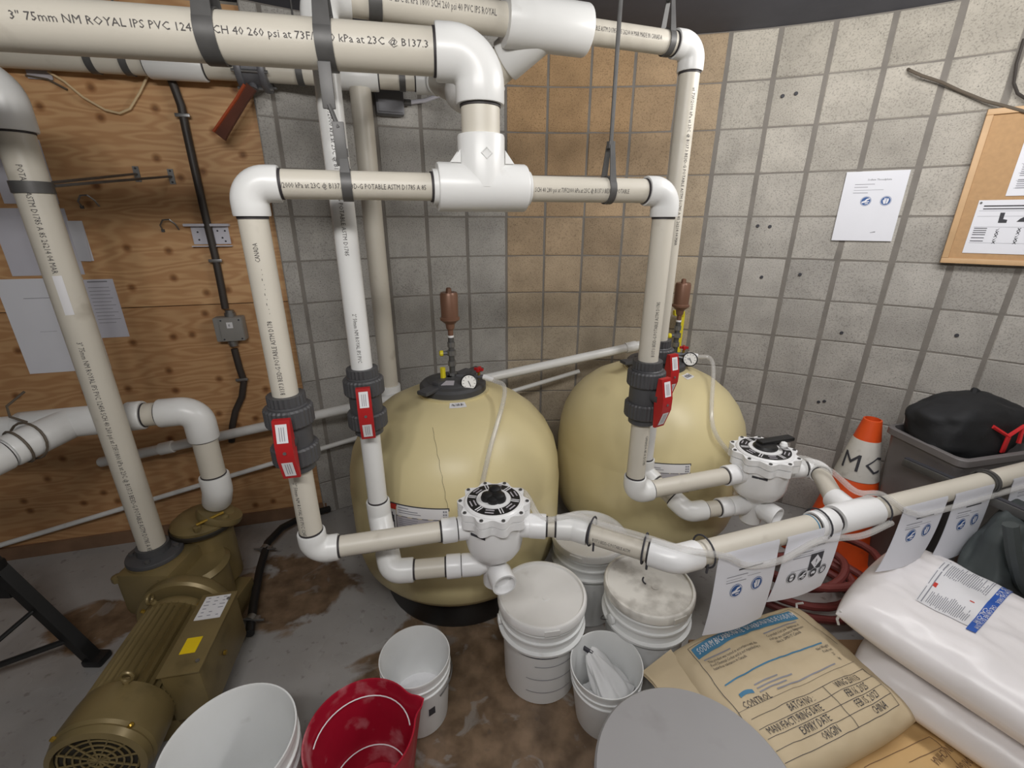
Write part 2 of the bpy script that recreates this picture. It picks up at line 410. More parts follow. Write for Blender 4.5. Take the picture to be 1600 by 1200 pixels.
BW, BH, CH = .2, .1995, .2032
def block_mesh(w):
    mb = MB(); h = BH; d = .05; c = .004
    q = lambda sx, sz, y: [(-sx, y, -sz), (sx, y, -sz), (sx, y, sz), (-sx, y, sz)]
    mb.rings([q(w/2, h/2, d), q(w/2, h/2, c), q(w/2-c, h/2-c, 0)], False, True)
    me = bpy.data.meshes.new('block'); me.from_pydata(mb.v, [], mb.f); me.materials.append(MATS['block'])
    bm = bmesh.new(); bm.from_mesh(me); bmesh.ops.recalc_face_normals(bm, faces=bm.faces); bm.to_mesh(me); bm.free()
    return me
bmesh_ = {}
rb_ = random.Random(3)
nb = 0
for i in range(-6, 14):
    a0 = TH0+i*DTH; a1 = a0+DTH
    gapw = .006+.012*(i+.5 > 4)*rb_.uniform(.4, 1.2)+.003*rb_.random()
    if i < -1: gapw = .014
    if i == -6: a0 += DTH*.62
    wv = round(((a1-a0)*WR-gapw)/.002)*.002; key = wv
    if key not in bmesh_: bmesh_[key] = block_mesh(wv)
    th = (a0+a1)/2
    for k in range(12):
        zc = CH*(k+.5)
        P = wpt(th, WR-.0005-rb_.random()*.002, zc)
        # leave out blocks wholly behind the tanks or below the picture
        o = bpy.data.objects.new('block', bmesh_[key]); COL.objects.link(o); o.parent = wall
        o.location = P; o.rotation_euler = (rb_.uniform(-.004, .004), rb_.uniform(-.006, .006), -th+rb_.uniform(-.01, .01))
        g = rb_.uniform(.93, 1.06)
        col = V(rgb(176, 170, 160))
        if i < 0: col = V(rgb(170, 167, 162))
        if 0 <= i <= 4:                    # columns of tan blocks, strongest high up
            w = (.25, .0)[0]+max(0, min(1, (k-4)/6))*.75
            w *= (1, 1, .95, .8, .55)[i]
            col = V(rgb(176, 168, 152)).lerp(V(rgb(174, 143, 107)), w)
        if i > 4: col = V(rgb(176, 172, 166)).lerp(V(rgb(184, 178, 167)), max(0, min(1, (k-6)/5)))
        if rb_.random() < .12: g *= .9
        o.color = (*(col*g), 1); nb += 1

# plywood sheets on the flat wall
def ply(name, s0, s1, z0, z1, label, tint):
    c = PLY0+PLYD*((s0+s1)/2)-PLYN*.006
    root = V((c.x, c.y, (z0+z1)/2))
    mb = MB().box((0, 0, 0), abs(s1-s0), .013, z1-z0)
    o = mb.build(name, 'plywood', None, smooth=0, world=False); o.location = root; o.rotation_euler.z = math.radians(15); o.color = (*tint, 1)
    return tag(o, label, 'plywood', None)
ZS = pp(330, 476).z
ply('plywood_sheet', 0, -2.5, ZS+.003, CEIL-.02, 'upper knotty plywood sheet behind the black conduit, above the horizontal seam', (1, 1, 1))
ply('plywood_sheet', 0, -2.5, .07, ZS-.001, 'lower plywood sheet behind the pump, below the horizontal seam', (.86, .84, .82))
o = MB().box(PLY0-PLYD*1.25+UP*.035-PLYN*.0, 2.5, .03, .07, (PLYD, -PLYN, UP)).build('baseboard_left', 'wood_block'); structure(o)

# ================================================================== TANKS
def tank(name, label, c, num, gauge_rot, lidrot):
    root = thing(name, label, 'filter tank', (c[0], c[1], 0), 0, 'sand filter tanks')
    o = V((c[0], c[1], 0)); r = .457
    prof = [(.29, .135), (.36, .15), (.41, .18), (.44, .225), (.452, .28), (.457, .34), (.457, .56), (.453, .575), (.453, .585), (.449, .64), (.432, .71), (.40, .775), (.355, .83), (.295, .878), (.23, .91), (.175, .93), (.15, .938), (.15, .946)]
    body = MB().lathe(prof, o, UP, 72).build('body', 'tank', root, 50)
    MB().lathe([(.345, 0), (.35, .015), (.35, .12), (.32, .15)], o, UP, 48).build('base', 'black_plastic', root)
    o = o+UP*.016
    # threaded closure with wings
    lid = MB().lathe([(.135, .925), (.138, .928), (.138, .952), (.128, .962), (.105, .966), (.10, .972), (.06, .985), (.03, .988)], o, UP, 48).build('lid', 'dark_plastic', root)
    for s in (0, 1):
        a = lidrot+PI*s; e = V((math.cos(a), math.sin(a), 0)); t = V((-e.y, e.x, 0))
        MB().box(o+e*.135+UP*.966, .11, .05, .016, (e, t, UP), .005).build('wing', 'dark_plastic', lid)
        MB().box(o+e*.06+UP*.977, .1, .034, .022, (e, t, UP), .005).build('wing_web', 'dark_plastic', lid)
    f = V((0, -1, 0))
    MB().box(o+V((-.02, -.075, .979)), .07, .03, .003, (V((1, 0, 0)), V((0, .95, .3)), V((0, -.3, .95)))).build('lid_label', 'sticker_grey', lid)
    # air relief assembly
    if num == 2: o = o+V((.085, .0, -.004))
    ar = MB().tube([o+UP*.985, o+UP*1.15], .012, 12).build('riser', 'galv', root)
    MB().lathe([(.018, .985), (.018, 1.0), (.013, 1.0)], o, UP, 6).build('hex_nut', 'steel', ar)
    for z, w in ((1.04, .017), (1.085, .019), (1.12, .016)):
        MB().lathe([(.012, z-.01), (w, z-.01), (w, z+.01), (.012, z+.01)], o, UP, 10).build('fitting', 'steel', ar)
    MB().tube([o+UP*1.085, o+V((-.035, -.01, 1.085))], .008, 10).build('side_port', 'valve_grey', ar)
    MB().lathe([(.012, 0), (.012, .012), (.006, .016)], o+V((-.033, -.01, 1.085)), V((-1, -.2, 0)), 10).build('yellow_plug', 'yellow', ar)
    MB().tube([o+V((-.035, -.03, .98)), o+V((-.035, -.03, 1.03))], .011, 8).build('yellow_plug', 'yellow', lid)
    o = o+UP*.03
    rv = MB().lathe([(.011, 1.125), (.011, 1.15), (.016, 1.155), (.019, 1.175), (.039, 1.192), (.039, 1.2), (.034, 1.204), (.035, 1.29), (.031, 1.30), (.012, 1.298), (.010, 1.315), (.006, 1.318)], o, UP, 28).build('air_relief_valve', 'relief_brown', root)
    MB().lathe([(.0125, 1.12), (.0125, 1.128)], o, UP, 12).build('thread_tape', 'pvc_clean', rv)
    o = V((c[0], c[1], .016))
    # gauge manifold
    a = gauge_rot; e = V((math.cos(a), math.sin(a), 0)); t = V((-e.y, e.x, 0)); g0 = o+UP*.985
    man = MB().tube([g0+e*.02, g0+e*.145+UP*.012], .009, 10).build('gauge_manifold', 'valve_grey', root)
    gd = V((-o.x*.35, -1, .5)).normalized(); gp = g0+e*.075+gd*.055-UP*.028
    if num == 2: gp = g0+e*.15+gd*.03-UP*.02
    MB().tube([g0+e*.07, gp], .007, 8).build('gauge_stem', 'steel', man)
    ga = MB().lathe([(.022, -.022), (.033, -.018), (.034, .004), (.030, .006), (.029, .002)], gp, gd, 28).build('gauge_case', 'black_plastic', root)
    MB().lathe([(.001, .0025), (.029, .0025), (.029, .0035), (.001, .0035)], gp, gd, 28).build('gauge_face', 'gauge_face', ga)
    gx, gy, gz = frame(gd)
    ndl = gp+gd*.0045
    MB().box(ndl+(gx*.4-gy*.9).normalized()*.006, .003, .026, .001, ((gx*.9+gy*.4).normalized(), (gx*.4-gy*.9).normalized(), gd)).build('needle', 'ink', ga)
    tk = MB()
    for q in range(9):
        b = math.radians(-45+270*q/8); dd = gx*math.cos(b)+gy*math.sin(b)
        tk.box(gp+gd*.0042+dd*.023, .006, .0016, .0006, (dd, gd.cross(dd), gd))
    tk.build('dial_marks', 'ink', ga)
    pc = g0+e*.12+UP*.03
    MB().tube([g0+e*.12, pc], .006, 8).build('petcock_stem', 'brass', man)
    pk = MB().box(pc+UP*.012, .04, .008, .012, (e, t, UP), .002); pk.box(pc+UP*.012, .012, .03, .018, (e, t, UP), .002)
    pk.build('petcock_handle', 'red_plastic', man)
    MB().tube([g0+e*.14+UP*.012, g0+e*.185+UP*.004], .011, 10).build('hose_barb', 'pvc_clean', man)
    root['_barb'] = tuple(g0+e*.18+UP*.004)
    o = V((c[0], c[1], 0))
    # small white label lettered with the filter number
    def surf(th, z):
        for (r0, z0), (r1, z1) in zip(prof, prof[1:]):
            if z0 <= z <= z1 and z1 > z0:
                rr = r0+(r1-r0)*(z-z0)/(z1-z0); return o+V((math.sin(th)*rr, -math.cos(th)*rr, z))
        return o
    def surfn(th, z, l):
        p = surf(th, z); q = surf(th, z+.004); tz = (q-p).normalized(); tx = V((math.cos(th), math.sin(th), 0)); return p+tx.cross(tz).normalized()*l
    return root, surf, surfn
T1, T2 = (-.2476, 1.773), (.698, 2.086)
t1, surf1, sn1 = tank('sand_filter_tank', 'cream sand filter tank nearer the plywood wall, brown relief valve on its dark lid', T1, 1, math.radians(-20), math.radians(58))
t2, surf2, sn2 = tank('sand_filter_tank', 'cream sand filter tank nearer the orange cone, partly hidden behind the two right-hand valves', T2, 2, math.radians(-12), math.radians(200))
def zfind(sfn, px, py, o, zlo=.3, zhi=.91):
    """place on the tank's surface seen along a pixel's direction"""
    d = ray(px, py).normalized(); best = None
    for i in range(1200):
        t = .9+i*.0015; p = C0+d*t; q = V((p.x-o[0], p.y-o[1], 0))
        for (r0, z0), (r1, z1) in [((.457, .33), (.457, .56))]: pass
        th = math.atan2(q.x, -q.y)
        if p.z < .935:
            s = sfn(th, p.z)
            if q.length <= V((s.x-o[0], s.y-o[1], 0)).length: return th, p.z
    return 0, .5
def tank_label(root, sn, o, px, py, text):
    surf_ = surf1 if root is t1 else surf2; th, z = zfind(surf_, px, py, o)
    w, h = .062, .02; R0 = V((surf_(th, z).x-o[0], surf_(th, z).y-o[1], 0)).length
    mb = MB().grid(lambda a, b: sn(th+(a-.5)*w/R0, z+(b-.5)*h*.6, .0015), 6, 2); lb = mb.build('number_label', 'sticker', root)
    fn = lambda a, b: sn(th+a/R0, z+b*.6, .0025)
    text_on(MB(), text, .0125, fn, 'CENTER', y=-.004, sx=.86, bold=.0003).build('printed_text', 'ink', lb, smooth=0)
tank_label(t1, sn1, T1, 713, 626, 'FILTER #1'); tank_label(t2, sn2, T2, 1075, 588, 'FILTER #2')
def warning(root, sn, sf, o, px0, px1, pyt, h):
    th0, z = zfind(sf, px0, pyt, o); th1, _ = zfind(sf, px1, pyt+6, o)
    f = lambda a, b, l=.001: sn(th0+(th1-th0)*a, z-h*(1-b), l)
    def patch(name, m, a0, a1, b0, b1, l, par):
        return MB().grid(lambda a, b: f(a0+(a1-a0)*a, b0+(b1-b0)*b, l), 14, 2).build(name, m, par)
    st = patch('warning_sticker', 'ink', 0, 1, 0, 1, .001, root)
    patch('panel', 'sticker', .13, .985, .68, .97, .0016, st); patch('panel', 'sticker_grey', .13, .985, .03, .66, .0016, st)
    patch('pictogram_panel', 'sticker', .015, .12, .03, .82, .0016, st); patch('red_panel', 'sticker_red', .015, .12, .83, .97, .0016, st)
    # stooping figure pictogram
    fig = MB()
    for (a0, b0, a1, b1) in ((.04, .62, .06, .74), (.045, .45, .085, .66), (.05, .2, .065, .47), (.08, .2, .095, .5), (.05, .1, .1, .13)):
        fig.grid(lambda a, b: f(a0+(a1-a0)*a, b0+(b1-b0)*b, .0022), 1, 1)
    fig.build('pictogram', 'ink', st)
    ln = MB()
    for (a0, a1, b) in ((.16, .34, .9), (.16, .5, .83), (.17, .55, .77), (.17, .5, .58), (.17, .48, .52), (.17, .5, .46), (.17, .44, .4), (.17, .5, .3), (.17, .46, .22)):
        ln.grid(lambda a, bb: f(a0+(a1-a0)*a, b+bb*.022, .0022), 4, 1)
    ln.build('printed_lines', 'ink_light', st); ln = MB()
    for q in range(3):
        for w in range(2): ln.grid(lambda a, b: f(.9+.035*w+.025*a, .72+.08*q+.05*b, .0022), 1, 1)
    ln.build('certification_marks', 'ink_light', st)
warning(t1, sn1, surf1, T1, 610, 702, 783, .135); warning(t2, sn2, surf2, T2, 985, 1080, 716, .13)
# mould seam on the first tank
th, z = zfind(surf1, 688, 700, T1)
pts = []
for i in range(16):
    q = zfind(surf1, 676+i*1.6, 668+i*8.5, T1); pts.append(sn1(q[0]+.006*math.sin(i*2.3), q[1], .0006))
MB().tube(pts, .0006, 5).build('seam_line', 'wire_brown', t1)

# ================================================================== FILTER PIPEWORK (levels and plan come from the wall courses and pipe widths)
ZP, ZL, ZM, ZH, ZR = .73, .58, 1.684, 1.953, 2.09
L1, L2_, R1_, R2_ = V((-.561, 1.038, 0)), V((-.4385, 1.25, 0)), V((.418, 1.324, 0)), V((.53, 1.58, 0))
M1, M2 = V((-.0555, 1.158, 0)), V((.935, 1.479, 0))
def at(p, z): return V((p.x, p.y, z))
VZ0, VZ1 = 1.0, 1.205           # union ball valves sit between these heights
man = (R1_-L1).normalized(); toCam = V((0, -1, 0))
STR2 = '2" 50mm NM ROYAL IPS PVC 12454 SCH 40 280 psi at 73F/2000 kPa at 23C @ B137.3 BE3D-G POTABLE ASTM D1785 A 85 26214 04 MAR'
STR3 = '3" 75mm NM ROYAL IPS PVC 12454 SCH 40 260 psi at 73F/1800 kPa at 23C @ B137.3'

# feed manifold
fm = thing('feed_manifold', 'front pipe manifold: thick pipe across the top dropping through a tee to two downpipes', 'pipe', tuple(at(L1, VZ1)))
tp = L1+(R1_-L1)*.499; te = at(tp, ZM); el = at(tp, ZH)
hd = V((-.862, -.172, 0)).normalized()
far = el+hd*1.25
pipe(fm, el+hd*.08, far, R3)
elbow(fm, el, hd, -UP, R3)
pipe(fm, el-UP*.08, te+UP*.1, R3)
tee(fm, te, man, UP, R3*.98, R3, .107, .112)
pipe(fm, at(L1, ZM)+man*.05, te-man*.095, R2); pipe(fm, te+man*.095, at(R1_, ZM)-man*.05, R2)
for s in (-1, 1):
    MB().lathe([(R2, 0), (R2*1.3, 0), (R2*1.3, .012), (R2, .012)], te+man*s*.106, man*s, 28).build('bushing', 'pvc_white', fm)
ring(fm, te-man*.12, man, R2*1.06)
elbow(fm, at(L1, ZM), man, -UP, R2); elbow(fm, at(R1_, ZM), -man, -UP, R2)
pipe(fm, at(L1, ZM-.05), at(L1, VZ1-.02), R2); pipe(fm, at(R1_, ZM-.05), at(R1_, VZ1-.02), R2)
d = V((.1, -1, .05))
def along(p0, d, px, py):
    rr = ray(px, py); return min((p0+d*(i*.002) for i in range(-1000, 1000)), key=lambda p: abs(p.x/p.y-rr.x/rr.y))
a_, b_ = along(el, hd, 45, 40), along(el, hd, 668, 75)
ptext(fm, a_, b_, R3, STR3, .0185, V((.0, -1, .02)), 0, fit=(b_-a_).length)
ptext(fm, at(L1, ZM)+man*.07, te, R2, '/2000 kPa at 23C @ B137.3 BE3D-G POTABLE ASTM D1785 A 85', .0145, V((.1, -1, -.1)), 0, .76)
ptext(fm, te+man*.12, at(R1_, ZM), R2, 'SCH 40 280 psi at 73F/2000 kPa at 23C @ B137.3 BE3D-G POTABLE', .0145, V((.1, -1, -.1)), .005, .62)
ptext(fm, at(L1, VZ1+.01), at(L1, 1.6), R2, 'B137.3 BE3D-G POTABLE ASTM D178', .0145, V((.3, -1, 0)), 0, fit=.18)
ptext(fm, at(L1, 1.525), at(L1, 1.6), R2, 'CANADA', .0135, V((.3, -1, 0)), 0, fit=.04)
ptext(fm, at(L1, 1.41), at(L1, 1.6), R2, '. . - . - . . - . .', .0135, V((.3, -1, 0)), 0, fit=.1)
ptext(fm, at(R1_, VZ1+.02), at(R1_, 1.6), R2, 'B137.3 BE3D-G POTABLE ASTM D1785', .0145, V((.1, -1, 0)), 0, fit=.165)
for q in range(14): pass
# trade marks on the tee: raised diamond
dn = V((man.y, -man.x, 0))
MB().lathe([(.013, 0), (.013, .003), (.010, .003), (.010, .001)], te+UP*.07+dn*(R3*SO-.001), dn, 4).build('raised_mark', 'pvc_white', fm)

# return manifold (behind, higher)
rm = thing('return_manifold', 'rear pipe manifold under the ceiling with a large tee and two downpipes', 'pipe', tuple(at(L2_, VZ1)))
rd = (R2_-L2_).normalized(); rt = at(L2_+(R2_-L2_)*.545, ZR)
pipe(rm, at(L2_, ZR)+rd*.05, rt-rd*.1, R2*1.2); pipe(rm, rt+rd*.1, at(R2_, ZR)-rd*.05, R2)
elbow(rm, at(L2_, ZR), rd, -UP, R2*1.1); elbow(rm, at(R2_, ZR), -rd, -UP, R2)
bd = V((-.80, .30, -.50)).normalized()
tee(rm, rt, rd, bd, R3*1.08, R3*.95, .115, .135, gus=False)
HB = V((-.33, 2.30, 2.18)); Qb = rt+bd*.27; dq = (HB-Qb).normalized()      # the branch runs back to the pipe along the wall
pipe(rm, rt+bd*.1, Qb-bd*.05, R3); elbow(rm, Qb, -bd, dq, R3); pipe(rm, Qb+dq*.07, HB-dq*.07, R3)
pipe(rm, at(L2_, ZR-.05), at(L2_, VZ1-.02), R2, 'pvc_white'); pipe(rm, at(R2_, ZR-.05), at(R2_, VZ1-.02), R2)
ptext(rm, at(L2_, ZR)+rd*.13, rt, R2*1.2, 'B137.3 23C at kPa 1800 SCH 260 psi 40 PVC IPS ROYAL', .02, V((.1, -1, .0)), 0, .6)
ptext(rm, rt+rd*.13, at(R2_, ZR), R2, 'BLE ASTM D1785 A 85 26214 04 MAR MADE IN CANADA', .015, V((.1, -1, .0)), 0, .56)
ptext(rm, at(L2_, 1.943), at(L2_, 1.2), R2, '40 280 psi at 73F/2000 kPa at 23C @ B137.3 BE3D-G POTABLE ASTM D1785', .0145, V((.25, -1, 0)), 0, fit=.42)
ptext(rm, at(L2_, 1.37), at(L2_, 1.2), R2, '2" 50mm NM ROYAL IPS PVC', .0145, V((.25, -1, 0)), 0, fit=.14)
ptext(rm, at(R2_, 1.98), at(R2_, 1.2), R2, 'at 73F/2000 kPa at 23C @ B137.3 BE3D-G POTABLE ASTM D1785 A 85 26214 04 MAR', .014, V((.35, -1, 0)), 0, .88)

# lower legs
def legpipes(rootname, lab, col, port, mv, cat='pipe'):
    r = thing(rootname, lab, cat, tuple(at(col, ZP)))
    d = (mv-col).normalized()
    pipe(r, at(col, VZ0+.02), at(col, ZP+.05), R2)
    elbow(r, at(col, ZP), UP, d, R2)
    end = at(mv, ZP)-d*.125
    pipe(r, at(col, ZP)+d*.05, end, R2)
    return r, d
ia, d1 = legpipes('inlet_pipe', 'cream pipe dropping from the valve by the plywood, turning right to the knobbed multiport valve', L1, None, M1)
ptext(ia, at(L1, .98), at(L1, .74), R2, '2" 50mm NM ROYAL IPS PVC 12454 SCH', .0145, V((-.1, -1, 0)), .01, .78)
ptext(ia, at(L1, ZP)+d1*.08, at(M1, ZP), R2, 'A 85 26214 04 MAR MADE IN CANADA 50mm', .0135, V((.1, -1, -.9)), 0, .62)
ib, d2 = legpipes('inlet_pipe', 'cream pipe dropping from the front right valve, turning right to the levered multiport valve', R1_, None, M2)
ptext(ib, at(R1_, .98), at(R1_, .74), R2, 'CANADA 85 A D1785', .0145, V((.6, -1, 0)), .02, .78)
ptext(ib, at(R1_, ZP)+d2*.1, at(M2, ZP), R2, 'POTABLE ASTM D1785 A 85 26214 04 MAR', .0125, V((.1, -1, -.9)), 0, .66)
def retpipes(lab, col, z1, e2, mv):
    r = thing('outlet_pipe', lab, 'pipe', tuple(at(col, z1)))
    e1 = at(col, z1); e2 = V(e2); d12 = (e2-e1).normalized(); dm = (at(mv, ZL)-e2); dm.z = 0; dm.normalize()
    pipe(r, at(col, VZ0+.02), at(col, z1+.05), R2, 'pvc_white')
    elbow(r, e1, UP, d12, R2, L=.06)
    pipe(r, e1+d12*.05, e2-d12*.04, R2)
    elbow(r, e2, -d12, dm, R2, L=.068)
    pipe(r, e2+dm*.06, at(mv, ZL)-dm*.12, R2)
    return r, dm
oa, d3 = retpipes('white pipe in front of the left tank, curling under to the knobbed multiport valve', L2_, .69, (-.376, 1.118, ZL), M1)
ob, d4 = retpipes('white pipe in front of the right tank, curling under to the levered multiport valve', R2_, .66, (.6615, 1.422, ZL), M2)

# union ball valves
def ball_valve(label, col, ang, s=1.0):
    r = thing('ball_valve', label, 'valve', tuple(at(col, VZ0)), ang, 'grey union ball valves with red handles')
    H = VZ1-VZ0; b = .04
    MB().lathe([(R2*.98, 0), (.042, 0), (.042, .022), (.047, .026), (.047, H-.026), (.042, H-.022), (.042, H), (R2*.98, H)], (0, 0, 0), UP, 32).build('body', 'dark_plastic', r, world=False)
    for z0, z1 in ((.022, .072), (H-.078, H-.028)):
        n = 30; rs = []
        for zz, k in ((z0, .93), (z0+.005, 1), (z1-.005, 1), (z1, .93)):
            rs.append([(math.cos(2*PI*j/(n*2))*.058*k*(1 if j % 2 else .965), math.sin(2*PI*j/(n*2))*.058*k*(1 if j % 2 else .965), zz) for j in range(n*2)])
        MB().rings(rs).build('union_nut', 'dark_plastic', r, 20, world=False)
    rs = [[(math.cos(2*PI*j/48)*.045*(1 if j % 2 else .95), math.sin(2*PI*j/48)*.045*(1 if j % 2 else .95), zz) for j in range(48)] for zz in (H-.022, H+.002)]
    MB().rings(rs).build('end_collar', 'dark_plastic', r, 20, world=False)
    MB().lathe([(.022, 0), (.022, .07)], (0, -.0, H/2), V((0, -1, 0)), 20).build('stem_boss', 'dark_plastic', r, world=False)
    # handle: bar deep in the middle, shallow at the ends
    hh = .158; zc = H/2-.012; prof = [(-.066, -hh/2), (-.074, -hh/2), (-.094, -hh*.12), (-.094, hh*.12), (-.08, hh/2), (-.066, hh/2), (-.060, 0)]
    w = .0195
    mb = MB().rings([[(x, y, z+zc) for y, z in prof] for x in (-w, w)]); h = mb.build('handle', 'red_plastic', r, 20, world=False)
    for (ya, za), (yb_, zb_) in (((-.094, hh*.12), (-.08, hh/2)), ((-.094, -hh*.12), (-.074, -hh/2))):
        f = lambda t, x: V((x, ya+(yb_-ya)*t-.0012, za+(zb_-za)*t+zc))
        MB().add([f(.12, -.0125), f(.12, .0125), f(.86, .0125), f(.86, -.0125)], [(0, 1, 2, 3)]).build('tag', 'sticker', h, smooth=0, world=False)
        tl_ = MB()
        for q in (-.005, 0, .005): tl_.add([V((0, -.0005, 0))+f(t_, x_+q) for t_, x_ in ((.2, -.0008), (.2, .0008), (.75, .0008), (.75, -.0008))], [(0, 1, 2, 3)])
        tl_.build('tag_writing', 'ink_light', h, smooth=0, world=False)
    MB().lathe([(.004, 0), (.004, .002)], (0, -.0945, zc), V((0, -1, 0)), 10).build('screw', 'steel', h, world=False)
    return r
ball_valve('grey union ball valve with red handle in front of the plywood edge', L1, math.radians(13))
ball_valve('grey union ball valve with red handle in front of the cream tank nearer the plywood', L2_, math.radians(16))
ball_valve('front one of the two overlapping grey valves at the right, large red handle', R1_, math.radians(30))
ball_valve('rear one of the two overlapping grey valves at the right, red handle with white tags', R2_, math.radians(27))

# multiport valves
def multiport(label, c, dirs, scale, lever):
    r = thing('multiport_valve', label, 'valve', (c.x, c.y, ZL-.09), 0, 'white multiport valves')
    o = V((c.x, c.y, 0)); k = scale; top = ZP+.085
    body = MB().lathe([(.03, ZL-.085), (.038, ZL-.075), (.038, ZL+.015), (.055, ZL+.04), (.072*k, ZL+.055), (.084*k, ZL+.075), (.089*k, ZL+.10), (.09*k, ZP), (.088*k, ZP+.04), (.095*k, ZP+.05)], o, UP, 44).build('body', 'pvc_clean', r)
    # scalloped flange and cover, ten lobes with a screw in each
    out = []
    for j in range(120):
        a = 2*PI*j/120; s = abs(math.cos(a*5)); rr = (.094+.017*s**2.0)*k; out.append((rr*math.cos(a), rr*math.sin(a)))
    ex, ey = V((1, 0, 0)), V((0, 1, 0))
    MB().prism(out, o+UP*(ZP+.03), ex, ey, UP, .026).build('lower_flange', 'pvc_clean', r, 30)
    MB().prism(out, o+UP*(ZP+.059), ex, ey, UP, .022).build('cover_flange', 'pvc_clean', r, 30)
    MB().lathe([(.09*k, 0), (.09*k, .003), (.085*k, .007), (.01, .009)], o+UP*(ZP+.081), UP, 48).build('cover', 'pvc_clean', r)
    for j in range(10):
        a = 2*PI*j/10; p = o+V((math.cos(a), math.sin(a), 0))*.1015*k+UP*(ZP+.081)
        MB().lathe([(.0055*k, 0), (.0055*k, .003), (.003, .003), (.003, .001)], p, UP, 12).build('screw', 'galv', r)
    zt = ZP+.0885
    ringm = MB().lathe([(.053*k, 0), (.053*k, .002), (.080*k, .0005), (.080*k, -.002)], o+UP*zt, UP, 48, caps=(False, False)).build('position_ring', 'black_plastic', r)
    for j in range(6):
        a = math.radians(-72+60*j); e = V((math.cos(a), math.sin(a), 0)); t = V((-e.y, e.x, 0))
        MB().box(o+e*.0655*k+UP*(zt+.002), .024*k, .0035, .0012, (e, t, UP)).build('divider', 'sticker', ringm)
        MB().box(o+e*.0655*k+t*.008+UP*(zt+.002), .024*k, .0028, .0012, (e, t, UP)).build('divider', 'sticker', ringm)
        a += math.radians(34); e = V((math.cos(a), math.sin(a), 0)); t = V((-e.y, e.x, 0))
        for q in (-1, 1): MB().box(o+e*(.0655+.006*q)*k+UP*(zt+.002), .004, .026, .0012, (e, t, UP)).build('printed_line', 'sticker_grey', ringm)
    MB().lathe([(.052*k, 0), (.051*k, .004), (.001, .006)], o+UP*zt, UP, 32).build('hub_plate', 'pvc_clean', r)
    if lever:
        e = V((.96, .28, 0)); t = V((-.28, .96, 0))
        MB().lathe([(.04, 0), (.042, .006), (.036, .014), (.01, .016)], o+UP*(zt+.003), UP, 20).build('knob', 'black_plastic', r)
        MB().box(o+e*.055+t*.012+UP*(zt+.02), .15, .034, .016, (e, t, UP), .006).build('lever', 'black_plastic', r)
        MB().lathe([(.002, -.014), (.010, -.010), (.014, 0), (.010, .010), (.002, .014)], o+e*.045-t*.034+UP*(zt+.024), UP, 16).build('white_ball', 'pvc_clean', r)
    else:
        kn = MB()
        for j, (q, rr, hh) in enumerate(((80, .02, .03), (200, .019, .024), (325, .021, .026), (270, .018, .02))):
            a = math.radians(q); kn.lathe([(rr*1.05, 0), (rr*1.1, .008), (rr*.9, hh*.8), (rr*.45, hh)], o+V((math.cos(a), math.sin(a), 0))*.019+UP*(zt+.003), UP, 14)
        kn.build('knob', 'black_plastic', r)
    din, dlo, dout, dfr = dirs
    def port(name, d, z, r0, l0, l1, rr, opened=False):
        d = V(d).normalized(); p = o+UP*z
        if opened:
            q = MB().lathe([(r0, l0), (rr, l0+.03), (rr, l1-.003), (rr*.98, l1), (rr*.84, l1), (rr*.8, l1-.03), (.002, l1-.032)], p, d, 32)
        else:
            q = MB().lathe([(r0, l0), (rr, l0+.035), (rr, l1-.004), (rr*.97, l1), (rr*.75, l1)], p, d, 32)
        return q.build(name, 'pvc_clean', r)
    port('inlet_port', -din, ZP, .05*k, .03, .112, R2*1.2); coupling(r, o+UP*ZP-V(din)*.138, din, R2, .045, 'pvc_clean')
    port('filter_port', -dlo, ZL, .022, .015, .105, R2*1.2); coupling(r, o+UP*ZL-V(dlo)*.13, dlo, R2, .045, 'pvc_clean')
    port('outlet_port', dout, ZP, .05*k, .03, .112, R2*1.2); coupling(r, o+UP*ZP+V(dout)*.135, dout, R2, .05, 'pvc_clean')
    port('open_port', dfr, ZL, .022, .015, .098, R2*1.28, True)
    bs = dn*(.088*k)+UP*(ZP-.045)
    MB().lathe([(.012, 0), (.012, .004), (.009, .005)], o+V((.25, -.968, 0))*.082*k+UP*(ZP-.02), V((.25, -.968, -.05)), 16).build('boss', 'pvc_clean', r)
    MB().box(o+V((-.5, -.866, 0))*.0885*k+UP*(ZP+.012), .05, .002, .008, (V((.866, -.5, 0)), V((.5, .866, 0)), UP)).build('maker_plate', 'ink', r)
    return r
wA = pz(895, 825, ZP)
hs = pz(1105, 862, ZP); he = pz(1600, 737, ZP); hdv = (he-hs).normalized(); wB = hs-hdv*.105
dA = (wA-at(M1, ZP)).normalized()
multiport('white multiport valve with grimy black knob, right of the cream inlet pipe', M1, (d1, d3, dA, V((.34, -.93, -.05))), 1.0, False)
tW = pz(1332, 803, ZP); vo = at(M2, ZP)+V((.98, .05, 0)).normalized()*.22
dB = (vo-at(M2, ZP)).normalized()
multiport('white multiport valve with black lever and white ball, in front of the orange cone', M2, (d2, d4, dB, V((.5, -.86, -.05))), 1.08, True)

